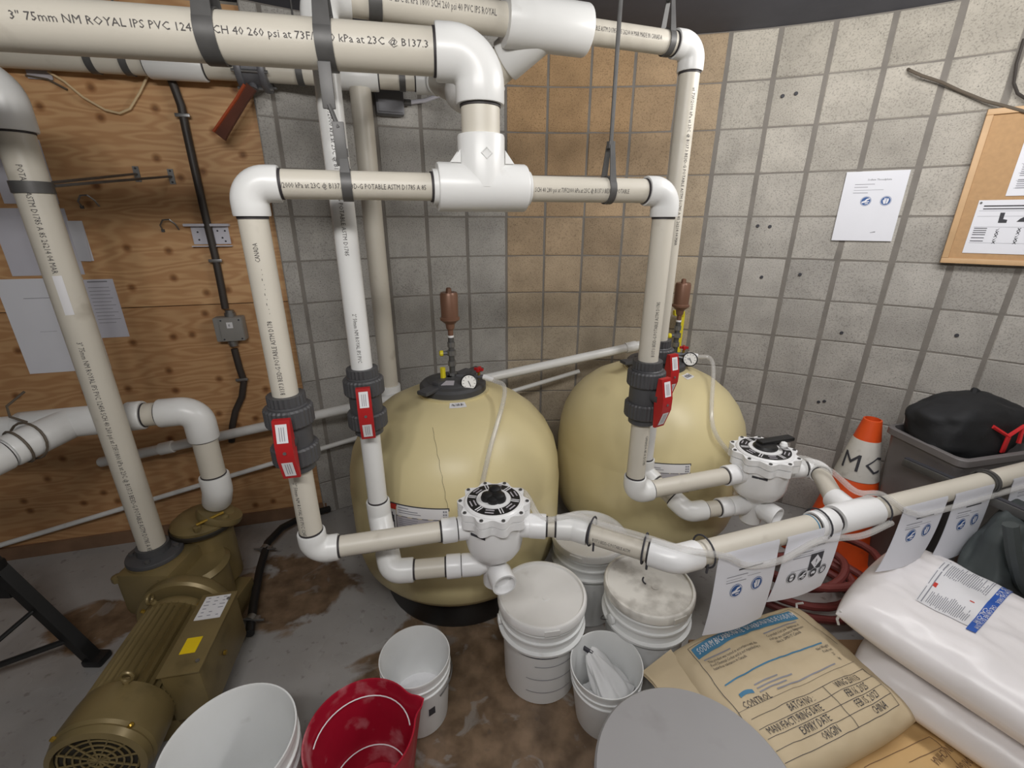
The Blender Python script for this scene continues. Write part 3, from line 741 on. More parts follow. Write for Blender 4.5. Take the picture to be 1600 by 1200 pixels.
# waste pipes
wp = thing('waste_pipe', 'short cream waste pipe bending from the nearer multiport valve over the white pails', 'pipe', tuple(wA))
pipe(wp, at(M1, ZP)+dA*.13, wA-dA*.03, R2)
dWB = (wB-wA).normalized(); elbow(wp, wA, -dA, dWB, R2, L=.05)
pipe(wp, wA+dWB*.04, wB-dWB*.03, R2)
ptext(wp, wA+dWB*.07, wB, R2, 'B137.3 BE3D-G POTABLE ASTM', .0135, V((.0, -1, .15)), 0, .6)
elbow(wp, wB, -dWB, hdv, R2*1.06, 'pvc_clean', L=.07)
wh = thing('waste_header', 'long thick cream pipe running right past the cone with paper signs hung on it', 'pipe', tuple(hs))
hend = hs+hdv*1.6
MB().tube([wB+hdv*.055, hend], R2*1.12, 28).build('pipe', 'pvc', wh)
tpt = hs+hdv*((tW-hs).dot(hdv))
bdir = (vo-tpt); bdir.z = 0; bdir.normalize(); bdir = (bdir*.9-hdv*.25).normalized()
tee(wh, tpt, hdv, bdir, R2*1.22, R2, .085, .09, 'pvc_clean', gus=False)
for s in (-1, 1): ring(wh, tpt+hdv*s*.09, hdv, R2*1.15)
coupling(wh, tpt-hdv*.135, hdv, R2*1.1, .07, 'pvc_clean')
MB().lathe([(R2*1.12, 0), (R2*1.15, 0), (R2*1.15, .004), (R2*1.12, .004)], tpt-hdv*.185, hdv, 28).build('primer_ring', 'bag_blue', wh)
bq = tpt+bdir*.085; dvo = (bq-vo).normalized()
wo = thing('waste_elbow', 'short white elbowed pipe linking the farther multiport valve to the thick waste pipe', 'pipe', tuple(vo))
pipe(wo, at(M2, ZP)+dB*.15, vo-dB*.02, R2, 'pvc_clean'); elbow(wo, vo, -dB, dvo, R2, 'pvc_clean', L=.05); pipe(wo, vo+dvo*.04, bq+dvo*.02, R2, 'pvc')
ptext(wh, hs+hdv*.1, hend, R2*1.12, '2" 50mm NM ROYAL IPS PVC 12454 SCH 40', .013, V((.2, -1, -.25)), 0, .55, 'ink_light')

# ================================================================== PUMP SIDE PIPES
L0 = V((-1.403, 1.433, 0)); FZ = .375
dp = thing('discharge_pipe', 'tall thick cream pipe rising from the pump flange at the left', 'pipe', tuple(at(L0, FZ)))
ztop = 1.975
pipe(dp, at(L0, FZ), at(L0, ztop-.05), R3)
elbow(dp, at(L0, ztop), -UP, V((-.96, -.27, 0)), R3, L=.13)
pipe(dp, at(L0, ztop)+V((-.96, -.27, 0))*.1, at(L0, ztop)+V((-.96, -.27, 0))*.6, R3)
ptext(dp, at(L0, 1.758), at(L0, .4), R3, 'POTABLE ASTM D1785 A 85 26214 04 MAR', .02, V((.55, -1, 0)), 0, fit=.3)
ptext(dp, at(L0, 1.2446), at(L0, .4), R3, '3" 75mm NM ROYAL IPS PVC 12454 SCH 40 260 psi at 73F/1800 kPa at 23C @ B137.3 BE3D-G POTABLE ASTM D1785 A 85', .02, V((.55, -1, 0)), 0, fit=.82)
MB().grid(lambda a, b: cyl_fn(at(L0, 1.452), -UP, R3, V((.55, -1, 0)))(a*.12, (b-.5)*.022), 2, 4).build('white_tag', 'sticker', dp)
fl = MB().lathe([(R3, FZ+.05), (R3*1.22, FZ+.05), (R3*1.25, FZ+.022), (.092, FZ+.016), (.094, FZ+.012), (.094, FZ), (.03, FZ)], L0, UP, 40).build('flange', 'dark_plastic', dp)
for j in range(4):
    a = math.radians(20+90*j); p = L0+V((math.cos(a), math.sin(a), 0))*.074+UP*(FZ+.014)
    MB().lathe([(.014, 0), (.014, .003), (.009, .003), (.009, .014), (.002, .015)], p, UP, 12).build('bolt', 'galv', fl)
P5 = V((-1.235, 1.62, 0)); z5 = .913
sd = (V((-1.711, 1.475, 0))-P5).normalized(); wy = at(P5, z5)+sd*.40
sp_ = thing('suction_pipe', 'white low pipe with a wye and elbow dropping into the back of the pump', 'pipe', tuple(at(P5, .5)))
pipe(sp_, at(P5, z5)+sd*.08, wy-sd*.06, R3, 'pvc'); elbow(sp_, at(P5, z5), sd, -UP, R3, L=.125)
coupling(sp_, at(P5, z5)+sd*.2, sd, R3, .05, 'pvc_white', True)
pipe(sp_, at(P5, z5-.1), at(P5, .56), R3, 'pvc'); pin = V((-.75, .35, -.56)).normalized()
elbow(sp_, at(P5, .545), UP, V((-.4, .25, -.88)).normalized(), R3, L=.075)
sb = V((-.28, -.94, -.13)).normalized()
tee(sp_, wy, sd, sb, R3, R3, .15, .19, gus=False)
pipe(sp_, wy+sd*.1, wy+sd*.5, R3, 'pvc_white'); pipe(sp_, wy+sb*.15, wy+sb*.28, R3, 'pvc_white')
elbow(sp_, wy+sb*.3, -sb, V((-.9, -.4, -.1)), R3, L=.1)
# wire tied round the wye
wt = thing('tie_wire', 'brown twisted wire tied around the white wye at the left edge', 'wire', tuple(wy+sb*.12))
def loop(c, d, r, n=20, sq=1.0):
    x, y, z = frame(V(d)); return [V(c)+(x*math.cos(2*PI*j/n)+y*math.sin(2*PI*j/n))*r for j in range(n+1)]
MB().tube(loop(wy+sb*.16, sb, R3*SO+.005), .004, 6).build('wire_loop', 'wire_brown', wt)
MB().tube(loop(wy+sb*.13+UP*.004, (sb+V((.2, 0, .2))).normalized(), R3*SO+.011), .004, 6).build('wire_loop', 'wire_brown', wt)
k0 = wy+sb*.1+V((0, -.02, R3*SO+.012))
MB().tube([k0, k0+V((-.05, .0, .02)), k0+V((-.07, .02, .05)), k0+V((-.06, .08, .08))], .004, 6).build('wire_end', 'wire_brown', wt)

# pipes along the wall
hw = thing('wall_pipe', 'cream pipe running along the top of the plywood behind the thick overhead pipe', 'pipe', (-.6455, 2.2, 2.18))
h4d = PLYD.copy(); h4r = V((-.6455, 2.218, 2.18)); q0 = PLY0+PLYN*.055
hA = q0-PLYD*2.1+UP*2.18; hB = q0+PLYD*.62+UP*2.18
hB = V((-.33, 2.30, 2.18)); hA = V((-3.0, 1.70, 2.18)); h4 = (hB-hA).normalized()
MB().tube([hA, hB], R3*.95, 28).build('pipe', 'pvc', hw)
def on4(px): 
    d = ray(px, 120); best = min((i*.002 for i in range(1400)), key=lambda s: abs((hA+h4*s).x/(hA+h4*s).y-d.x/d.y)); return hA+h4*best
for px in (560,): coupling(hw, on4(px), h4, R3*.95, .16)
coupling(hw, on4(280), h4, R3*.95, .2)
elbow(hw, hB, -h4, -dq, R3*.95, L=.09)
for i, px in enumerate((152, 205, 470, 628)):
    hg = thing('pipe_clamp', ['dark strap clamp on the high wall pipe, leftmost of two close together', 'dark strap clamp on the high wall pipe, right one of two close together', 'dark strap clamp on the high wall pipe beside the grey lever valve', 'dark strap clamp on the high wall pipe above the grey junction box'][i], 'clamp', tuple(on4(px)))
    band(hg, on4(px), h4, R3*.95+.001, .026)
    p = on4(px)
    MB().box(p+UP*(R3+.02)+V((0, .01, 0)), .026, .004, .05, (h4, V((-h4.y, h4.x, 0)), UP)).build('tab', 'galv', hg)
    MB().tube([p+UP*(R3+.04), at(p, CEIL)], .004, 8).build('rod', 'galv', hg)
dr = thing('downpipe', 'off-white vertical pipe against the block wall behind the white return pipe', 'pipe', (-.6455, 2.218, 0))
MB().tube([(-.6455, 2.225, .0), (-.6455, 2.225, 2.135)], R3, 24).build('pipe', 'pvc', dr)
coupling(dr, (-.6455, 2.225, .75), UP, R3, .09, rings=False)
# lever valve on the wall pipe
bv = thing('lever_valve', 'grey flanged valve with hanging brown lever on the high wall pipe', 'valve', tuple(on4(398)))
c = on4(398)
for s in (-1, 1): MB().lathe([(R3*.9, -.012), (.078, -.012), (.08, -.008), (.08, .008), (.078, .012), (R3*.9, .012)], c+h4*s*.042, h4, 32).build('flange', 'valve_grey', bv)
MB().lathe([(.066, -.03), (.066, .03)], c, h4, 28).build('body', 'valve_grey', bv)
for j in range(6):
    a = 2*PI*j/6+.3; x, y, z = frame(h4); e = x*math.cos(a)+y*math.sin(a)
    MB().tube([c+e*.07-h4*.066, c+e*.07+h4*.066], .006, 8).build('bolt', 'steel', bv)
nk = c+V((0, -.03, -.075)); MB().tube([c, nk], .018, 12).build('neck', 'valve_grey', bv)
hb = pY(345, 214, nk.y-.05); ht = nk+V((0, -.02, -.005)); hx = (hb-ht).normalized(); hy = V((0, -1, 0)); hy = (hy-hx*hy.dot(hx)).normalized(); hz = hx.cross(hy)
mb = MB(); L_ = (hb-ht).length
mb.rings([[ht+hx*a+hz*(w*q)+hy*t for q, t in ((-1, 0), (1, 0), (1, .012), (-1, .012))] for a, w in ((-.01, .02), (.05, .017), (L_-.03, .021), (L_, .024))]); lv = mb.build('lever', 'handle_brown', bv, 20)
mb = MB(); mb.rings([[ht+hx*a+hz*(s+w*q)+hy*t for q, t in ((-1, -.002), (1, -.002), (1, .02), (-1, .02))] for a, w, s in ((.0, .004, .019), (.06, .004, .017), (L_, .004, .023))]); mb.build('edge', 'handle_orange', lv, 20)

lp = thing('low_wall_pipe', 'white capped pipe sloping up along the wall behind both tanks', 'pipe', tuple(pY(158, 722, 1.9)))
a, b = pY(158, 722, 1.90), pY(1010, 537, 2.44)
MB().tube([a-(b-a).normalized()*.008, a, b], [.019, .0242, .0242], 20).build('pipe', 'pvc_white', lp)
dd = (b-a).normalized()
for px, py in ((262, 702), (986, 543)):
    s = min((i*.004 for i in range(900)), key=lambda s: abs((a+dd*s).x/(a+dd*s).y-ray(px, py).x/ray(px, py).y)); coupling(lp, a+dd*s, dd, .0242, .06, rings=False)
tp_ = thing('thin_wall_pipe', 'thin grey-white pipe running below the capped pipe along the wall', 'pipe', tuple(pY(0, 852, 1.8)))
a, b = pY(-40, 864, 1.78), pY(905, 580, 2.5); MB().tube([a, b], .0125, 14).build('pipe', 'pvc_white', tp_)

# strap hangers
def hanger(label, p, d, r, ztop, w=.03, neck=.1, tilt=V((0, 0, 0))):
    h = thing('pipe_hanger', label, 'hanger', tuple(p))
    band(h, p, d, r+.001, w)
    x = V(d).normalized(); s = UP.cross(x).normalized()
    top = V(p)+UP*(r+neck)+tilt*neck
    mb = MB()
    for q in (-1, 1):
        mb.rings([[V(p)+s*q*(r*.96)+UP*(r*.3)+x*a+s*b for a, b in ((-w/2, 0), (w/2, 0), (w/2, .003), (-w/2, .003))],
                  [top+s*q*.01+x*a+s*b for a, b in ((-w*.35, 0), (w*.35, 0), (w*.35, .003), (-w*.35, .003))]])
    mb.build('strap', 'galv', h)
    MB().lathe([(.011, -.008), (.011, .008)], top, UP, 6).build('nut', 'galv', h)
    MB().tube([top-UP*.01, V((top.x+tilt.x*(ztop-top.z), top.y+tilt.y*(ztop-top.z), ztop))], .0052, 8).build('rod', 'galv', h)
    return h
def along(p0, d, px, py):
    rr = ray(px, py); return min((p0+d*(i*.002) for i in range(-1000, 1000)), key=lambda p: abs(p.x/p.y-rr.x/rr.y))
hanger('wide grey strap around the thick overhead pipe, the one over the plywood', along(el, hd, 333, 60), hd, R3, CEIL, .036, .09)
pA = along(el, hd, 510, 70); hanger('grey strap around the thick overhead pipe near its elbow', pA, hd, R3, CEIL, .034, .09)
pB = along(te, man, 541, 285); hg = hanger('grey strap with thin rod holding the left arm of the tee pipe', pB, man, R2, pB.z+R2+.05, .022, .035)
MB().box(pA-UP*(R3+.035)+toCam*.03, .026, .006, .085, (hd, UP.cross(hd), UP), .002).build('drop_plate', 'galv', hg)
MB().box(pB+UP*(R2+.05)+toCam*.012, .024, .006, .085, (man, UP.cross(man), UP), .002).build('drop_plate', 'galv', hg)
MB().tube([pA-UP*(R3+.07)+toCam*.03, pB+UP*(R2+.08)+toCam*.012], .005, 8).build('threaded_rod', 'galv', hg)
pC = along(te, man, 950, 295); hanger('grey strap with long thin rod holding the right arm of the tee pipe', pC, man, R2, CEIL, .018, .075)
pD = along(rt, rd, 1043, 60); hanger('grey strap at the right end of the rear manifold beside its elbow', pD, rd, R2, CEIL, .018, .075)
pE = along(rt, rd, 585, 10); hanger('dark strap around the rear manifold above the thick overhead pipe', pE, rd, R2*1.2, CEIL, .03, .09)

# strap and rods holding the discharge pipe to the plywood
pb = thing('wall_bracket', 'flat grey strap on the tall left pipe with two rods screwed to the plywood', 'bracket', tuple(at(L0, 1.71)))
zb = 1.70; band(pb, at(L0, zb), UP, R3+.001, .032)
for px, py, sgn in ((214, 272, 0), (268, 276, 1)):
    e = pp(px, py, .003); st = at(L0, zb)+V((.02, .03 if sgn else -.03, .005))
    MB().tube([st, e+PLYN*.012, e+PLYN*.004], .0045, 8).build('rod', 'galv', pb)
    MB().box(e, .022, .004, .06, (PLYD, -PLYN, UP)).build('foot_plate', 'steel', pb)
    for s in (-1, 1): MB().lathe([(.004, 0), (.004, .003)], e+UP*s*.022+PLYN*.002, PLYN, 8).build('screw', 'ink', pb)

# ================================================================== PUMP
ax0, ax1 = V((-1.235, 1.27, .205)), V((-1.15, .84, .205))
md = (ax1-ax0).normalized(); ms = UP.cross(md).normalized()     # ms points to the picture's left/right
if ms.x < 0: ms = -ms
pu = thing('pump', 'gold-painted pool pump with ribbed motor, grey pipe flange on top', 'pump', (ax0.x, ax0.y, 0))
ML = (ax1-ax0).length
# ribbed motor frame
n = 36; rs = []
for zz in (0, .31):
    rs.append([ax0+md*(.025+zz)+(ms*math.cos(2*PI*j/(n*2))+UP*math.sin(2*PI*j/(n*2)))*(.124 if (j//1) % 2 else .104) for j in range(n*2)])
MB().rings(rs).build('ribbed_frame', 'gold_paint', pu, 10)
MB().lathe([(.06, -.01), (.118, -.005), (.125, .01), (.122, .03), (.11, .03)], ax0, md, 40).build('end_bell', 'gold_paint', pu)
MB().lathe([(.118, 0), (.124, .004), (.128, .03), (.131, .10), (.130, .118), (.123, .126), (.126, .132), (.121, .15), (.105, .155), (.105, .14)], ax0+md*.325, md, 44, caps=(True, False)).build('fan_cover', 'gold_paint', pu)
gr = MB().lathe([(.001, 0), (.106, 0), (.106, .004), (.001, .004)], ax0+md*.46, md, 40).build('fan_grille', 'grille', pu)
for j in range(5):
    rr = .025+.018*j; MB().tube(loop(ax0+md*.467, md, rr, 28), .003, 5).build('grille_ring', 'gold_paint', gr)
for j in range(6):
    a = PI*j/6; e = ms*math.cos(a)+UP*math.sin(a); MB().tube([ax0+md*.467-e*.1, ax0+md*.467+e*.1], .003, 5).build('grille_spoke', 'gold_paint', gr)
for s, al in ((-1, .01), (.5, .335)):
    e = (UP*.9+ms*s*.45).normalized(); q = ax0+md*al+e*.125
    MB().tube(loop(q+e*.022, md if s > 0 else ms, .016, 16), .0055, 8).build('lifting_eye', 'gold_paint', pu)
    MB().lathe([(.011, -.012), (.011, .008)], q, e, 8).build('eye_boss', 'gold_paint', pu)
for j, al in ((0, .45), (1, .45), (2, .02), (3, .02)):
    e = (UP*math.cos((j % 2-.5)*1.6)+ms*math.sin((j % 2-.5)*1.6)); MB().lathe([(.007, -.01), (.007, .012), (.004, .014)], ax0+md*al+e*.122, e, 6).build('bolt', 'brass', pu)
# wiring box on the motor's side
bx = ax0+md*.17+ms*.162+UP*.02
bxm = MB().box(bx-UP*.01, .31, .11, .2, (md, ms, UP), .008).build('terminal_box', 'gold_paint', pu)
MB().box(bx+UP*.092, .325, .118, .006, (md, ms, UP), .002).build('cover_plate', 'gold_paint', bxm)
lbp = MB().box(bx-md*.095+UP*.0958, .105, .082, .001, (md, ms, UP)).build('rating_label', 'sticker', bxm)
fn = plane_fn(bx-md*.12+UP*.0963-ms*.036, ms, -md*1.0)
ln = MB()
for q in range(6):
    for w in range(3):
        if random.random() < .8: ln.box(bx-md*(.138-.016*q)+UP*.0966+ms*(-.026+.026*w), .003, .018*random.uniform(.4, 1), .0005, (md, ms, UP))
ln.build('printed_lines', 'ink_light', lbp)
yl = MB().box(bx+md*.06-ms*.005+UP*.0958, .06, .046, .001, (md, ms, UP)).build('yellow_label', 'sticker_yellow', bxm)
MB().box(bx+md*.06-ms*.005+UP*.0963, .045, .034, .0006, (md, ms, UP)).build('printed_block', 'sticker_yellow', yl)
for s in (-1, 1): MB().lathe([(.006, 0), (.006, .005)], bx+md*s*.125+ms*.04+UP*.095, UP, 8).build('screw', 'steel', bxm)
MB().tube([bx+md*.02+ms*.058-UP*.0, bx+md*.02+ms*.066], .008, 8).build('plug', 'brass', bxm)
# pump casing, strainer pot and suction flange
sf_ = V((.78, .25, .58)).normalized(); sfp = V((-1.25, 1.615, .43))
MB().lathe([(.05, -.06), (.07, -.02), (.085, -.015), (.088, 0), (.085, .012), (.05, .014)], sfp, V((.35, .3, .88)).normalized(), 32).build('suction_flange', 'gold_paint', pu)
MB().lathe([(.10, -.05), (.15, -.045), (.158, -.03), (.158, .0), (.15, .01)], ax0-md*.03, md, 40).build('adapter_flange', 'gold_paint', pu)
MB().box(at(L0, .27)+V((.02, -.01, 0)), .21, .2, .2, None, .03).build('volute', 'gold_paint', pu)
MB().lathe([(.04, .3), (.09, .345), (.096, .35), (.096, FZ-.001)], L0, UP, 36).build('discharge_flange', 'gold_paint', pu)
MB().lathe([(.11, .08), (.125, .1), (.125, .28), (.135, .29), (.12, .31)], V((-1.30, 1.46, 0)), UP, 36).build('pump_casing', 'gold_paint', pu)
pot = V((-1.315, 1.60, 0))
MB().lathe([(.08, .1), (.098, .12), (.098, .38), (.118, .40), (.118, .42), (.10, .435), (.06, .442), (.01, .443)], pot, UP, 40).build('strainer_pot', 'gold_paint', pu)
MB().lathe([(.12, .39), (.124, .393), (.124, .406), (.12, .409)], pot, UP, 40).build('lid_ring', 'grille', pu)
MB().tube([pot+V((.04, -.09, .455)), pot+V((.11, -.02, .465))], .006, 8).build('clamp_bar', 'brass', pu)
for s in (0, 1): MB().lathe([(.015, 0), (.015, .02), (.008, .024)], pot+V((.04+.07*s, -.09+.07*s, .425)), UP, 8).build('clamp_knob', 'gold_paint', pu)
MB().box(ax0+md*.16-UP*.16, .28, .2, .09, (md, ms, UP), .01).build('foot', 'gold_paint', pu)
MB().box(V((-1.3, 1.46, .05)), .26, .3, .1, None, .01).build('casing_foot', 'gold_paint', pu)
for s in (-1, 1): MB().lathe([(.02, 0), (.02, .02), (.01, .026)], L0+V((s*.085, -.09, .33)), UP, 8).build('bolt', 'gold_paint', pu)

# hose with clamps on the floor beside the pump
fh = thing('drain_hose', 'black drain hose with two metal clamps on the floor right of the pump', 'hose', tuple(pz(385, 965, 0)))
g = [pz(390, 990, .05), pz(396, 945, .05), pz(406, 890, .05), pz(418, 848, .06), pz(440, 825, .06), pz(478, 805, .05), pz(515, 795, .03)]
MB().tube(g, .018, 12).build('hose', 'black_plastic', fh)
for px, py in ((393, 968), (414, 858)):
    q = pz(px, py, .055); 
    MB().lathe([(.02, -.012), (.023, -.012), (.023, .012), (.02, .012)], q, V((.1, 1, 0)), 20).build('clamp_band', 'steel', fh)
    MB().box(q+V((.022, 0, .008)), .03, .02, .014, None, .003).build('clamp_screw', 'steel', fh)
    MB().tube([q+V((-.045, -.012, .012)), q+V((.06, -.012, .012))], .005, 8).build('clamp_bolt', 'steel', fh)

# black steel stand leg at the left edge
sl = thing('steel_stand', 'black steel stand leg with thin braces at the left edge', 'stand', tuple(pz(150, 1035, 0)))
f0 = pz(148, 1030, .012); f1 = pz(2, 893, .42)
x, y, z = frame(f1-f0)
MB().rings([[q+x*a*.02+y*b*.02 for a, b in ((-1, -1), (1, -1), (1, 1), (-1, 1))] for q in (f0, f1+(f1-f0)*.3)]).build('leg', 'black_steel', sl)
MB().box(f0+V((.01, 0, .005)), .07, .06, .03, None, .008).build('foot', 'black_plastic', sl)
q1 = f0.lerp(f1, .25); q2 = f0.lerp(f1, .62)
MB().tube([q1, pz(-60, 1060, .1)], .011, 8).build('brace', 'black_steel', sl)
MB().tube([q2, pz(-60, 1050, .2)], .008, 8).build('brace', 'black_steel', sl)
MB().box(f1+V((-.03, 0, -.03)), .09, .04, .16, None, .01).build('gusset_plate', 'black_steel', sl)

# ================================================================== THINGS ON THE PLYWOOD
def paper_on(name, label, o, ex, ey, w, h, m='paper', cat='paper', thick=.0012, curl=0):
    ex = ex.normalized(); ey = ey.normalized(); n = ex.cross(ey)
    r = thing(name, label, cat, tuple(o))
    def f(a, b, s): return V(o)+ex*w*a+ey*h*b+n*(thick*s+curl*math.sin(PI*b)*(a-.3)**2)
    mb = MB().grid(lambda a, b: f(a, b, 1), 8, 8); mb.grid(lambda a, b: f(1-a, b, 0), 8, 8); mb.build('sheet', m, r)
    return r, plane_fn(V(o)+n*thick, ex, ey, .0008), n
def lines(r, fn, rows, m='ink_light', name='printed_lines', t=.0022):
    mb = MB()
    for (x0, x1, y, *th) in rows:
        h = th[0] if th else t
        a, b, c, d = fn(x0, y), fn(x1, y), fn(x1, y+h), fn(x0, y+h); mb.add([a, b, c, d], [(0, 1, 2, 3)])
    return mb.build(name, m, r, smooth=0)
pe = PLYD
def ply_paper(label, tl, tr, bl, m='paper', off=.002):
    A, B_, C_ = pp(*tl, off), pp(*tr, off), pp(*bl, off)
    w = (B_-A).dot(PLYD); h = A.z-C_.z
    return paper_on('notice_paper', label, V((C_.x, C_.y, C_.z)) if False else A-UP*h, PLYD, UP, w, h, m), w, h
(r, fn, n_), w, h = ply_paper('large pale sheet pinned on the plywood left of the tall pipe, lowest', (-10, 437), (130, 437), (22, 586))
lines(r, fn, [(w*.25, w*.55, h*.8)]); lines(r, fn, [(w*.3, w*.5, h*.45, .001)])
(r, fn, n_), w, h = ply_paper('printed notice with a dark heading just right of the tall left pipe', (128, 437), (176, 436), (160, 528), 'paper_old')
lines(r, fn, [(w*.15, w*.8, h*.95, .006)]+[(w*.12, w*(.8+.1*math.sin(q*3)), h*(.86-.06*q)) for q in range(11)])
(r, fn, n_), w, h = ply_paper('pale sheet on the plywood above the largest one, behind the tall pipe', (-20, 325), (100, 325), (0, 432), 'paper_old')
(r, fn, n_), w, h = ply_paper('narrow curled white sheet sticking out behind the right of the tall pipe', (104, 345), (128, 345), (124, 408))
MB().grid(lambda a, b: fn(a*w, b*h)+PLYN*.02*(1-b)*a, 3, 3).build('curled_edge', 'paper', r)
(r, fn, n_), w, h = ply_paper('upper pale sheet at the left edge of the plywood', (-30, 215), (60, 215), (-20, 318), 'paper_old')

# conduit, junction box and cable clips
cz = thing('conduit', 'black flexible conduit hanging down the plywood into a grey box', 'conduit', tuple(pp(348, 482)))
pts = [pp(262, 112, .03), pp(272, 135, .03), pp(283, 165, .022), pp(290, 200, .02), pp(301, 250, .02), pp(318, 325, .02), pp(336, 400, .02), pp(346, 450, .02), pp(352, 482, .02)]
MB().tube(pts, .0155, 14).build('conduit_tube', 'conduit', cz)
pts = [pp(366, 545, .02), pp(374, 575, .02), pp(381, 595, .02), pp(378, 620, .02), pp(368, 642, .02), pp(363, 665, .02), pp(362, 690, .02)]
MB().tube(pts, .0155, 14).build('conduit_tube', 'conduit', cz)
for px, py in ((287, 181), (338, 407), (379, 592)):
    q = pp(px, py, .02); MB().box(q+PLYN*.012, .055, .012, .014, (PLYD, -PLYN, UP), .003).build('clip', 'steel', cz)
jb = thing('junction_box', 'grey electrical box on the plywood between two conduit lengths', 'electrical box', tuple(pp(362, 515)))
q = pp(361, 513, .03)
MB().box(q, .125, .06, .115, (PLYD, -PLYN, UP), .008).build('box', 'grey_box', jb)
pl = MB().box(q+PLYN*.032+PLYD*.012, .095, .006, .11, (PLYD, -PLYN, UP), .002).build('cover', 'grey_box', jb)
for sx in (-.038, .038):
    for sz in (-.045, .045): MB().lathe([(.004, 0), (.004, .002)], q+PLYN*.035+PLYD*(.012+sx)+UP*sz, PLYN, 8).build('screw', 'ink', pl)
MB().box(q+PLYN*.036+PLYD*.008+UP*.022, .026, .001, .028, (PLYD, -PLYN, UP)).build('white_tag', 'sticker', pl)
text_on(MB(), 'E', .016, plane_fn(q+PLYN*.0366+PLYD*.003+UP*.016, PLYD, UP)).build('printed_text', 'ink', pl, smooth=0)
for zz, s in ((.07, 1), (-.072, -1)): MB().lathe([(.024, -.014), (.024, .004), (.019, .004), (.019, .016)], q+UP*zz+PLYD*(.006*s)-PLYN*.008, UP*s, 12).build('connector', 'steel', jb)

br_ = thing('metal_bracket', 'white perforated metal bracket on the plywood behind the conduit', 'bracket', tuple(pp(335, 368)))
q = pp(330, 368, .004)
MB().box(q, .15, .005, .075, (PLYD, -PLYN, UP), .002).build('plate', 'paper_old', br_)
MB().box(q+UP*.045+PLYN*.012-PLYD*.005, .18, .03, .012, (PLYD, -PLYN, UP), .004).build('top_flange', 'paper_old', br_)
MB().box(q-UP*.045+PLYN*.01, .16, .02, .004, (PLYD, -PLYN, UP)).build('bottom_flange', 'paper_old', br_)
for a, b in ((-.05, .015), (-.05, -.018), (.03, .02), (.045, -.01), (.06, .02), (.055, -.025)): MB().lathe([(.004, 0), (.004, .001)], q+PLYN*.003+PLYD*a+UP*b, PLYN, 8).build('hole', 'ink', br_)
for i, (px, py) in enumerate(((139, 315), (265, 352))):
    q = pp(px, py, .004); hk = thing('wall_hook', ['small bent wire hook on the plywood near the tall left pipe', 'small bent wire hook on the plywood left of the white bracket'][i], 'hook', tuple(q))
    MB().tube([q-PLYD*.03-UP*.02, q-PLYD*.028+PLYN*.02, q-PLYD*.01+UP*.022+PLYN*.03, q+PLYD*.015+UP*.024+PLYN*.03, q+PLYD*.03+UP*.005+PLYN*.02, q+PLYD*.032-UP*.018], .0035, 6).build('wire', 'steel', hk)
    MB().box(q-PLYD*.03-UP*.022, .012, .006, .012, (PLYD, -PLYN, UP)).build('staple', 'galv', hk)
wr = MB().tube([pp(75, 112, .02), pp(100, 127, .02), pp(130, 152, .02), pp(165, 172, .02), pp(187, 177, .02), pp(203, 170, .02), pp(218, 145, .02), pp(231, 118, .03)], .0045, 8).build('hanging_wire', 'wire_cream')
tag(wr, 'thin cream wire sagging across the top of the plywood', 'wire')
tpz = thing('wall_tag', 'small pale plate with wires at the top left of the plywood', 'plate', tuple(pp(60, 117)))
MB().box(pp(62, 117, .006), .08, .006, .03, (PLYD, -PLYN, UP), .002).build('plate', 'sticker_grey', tpz)
MB().tube([pp(40, 118, .01), pp(75, 124, .01), pp(105, 140, .01)], .004, 6).build('wire', 'wire_brown', tpz)

# junction box on the block wall
b2 = thing('junction_box', 'grey box on the block wall below the high pipe', 'electrical box', tuple(pw(610, 158)))
q = pw(608, 158, .03); tn = (WC-q); tn.z = 0; tn.normalize(); tx = V((tn.y, -tn.x, 0)); tx = -tx if tx.x < 0 else tx
MB().box(q, .13, .06, .12, (tx, tn, UP), .012).build('box', 'valve_grey', b2)
MB().box(q+tn*.032, .11, .006, .1, (tx, tn, UP), .002).build('cover', 'valve_grey', b2)
MB().tube([q+tx*.06, q+tx*.1], .014, 10).build('connector', 'galv', b2)
MB().tube([q+tx*.09, q+tx*.17+UP*.015, q+tx*.26+UP*.05, q+tx*.34+UP*.1], .009, 8).build('cable', 'paper_old', b2)

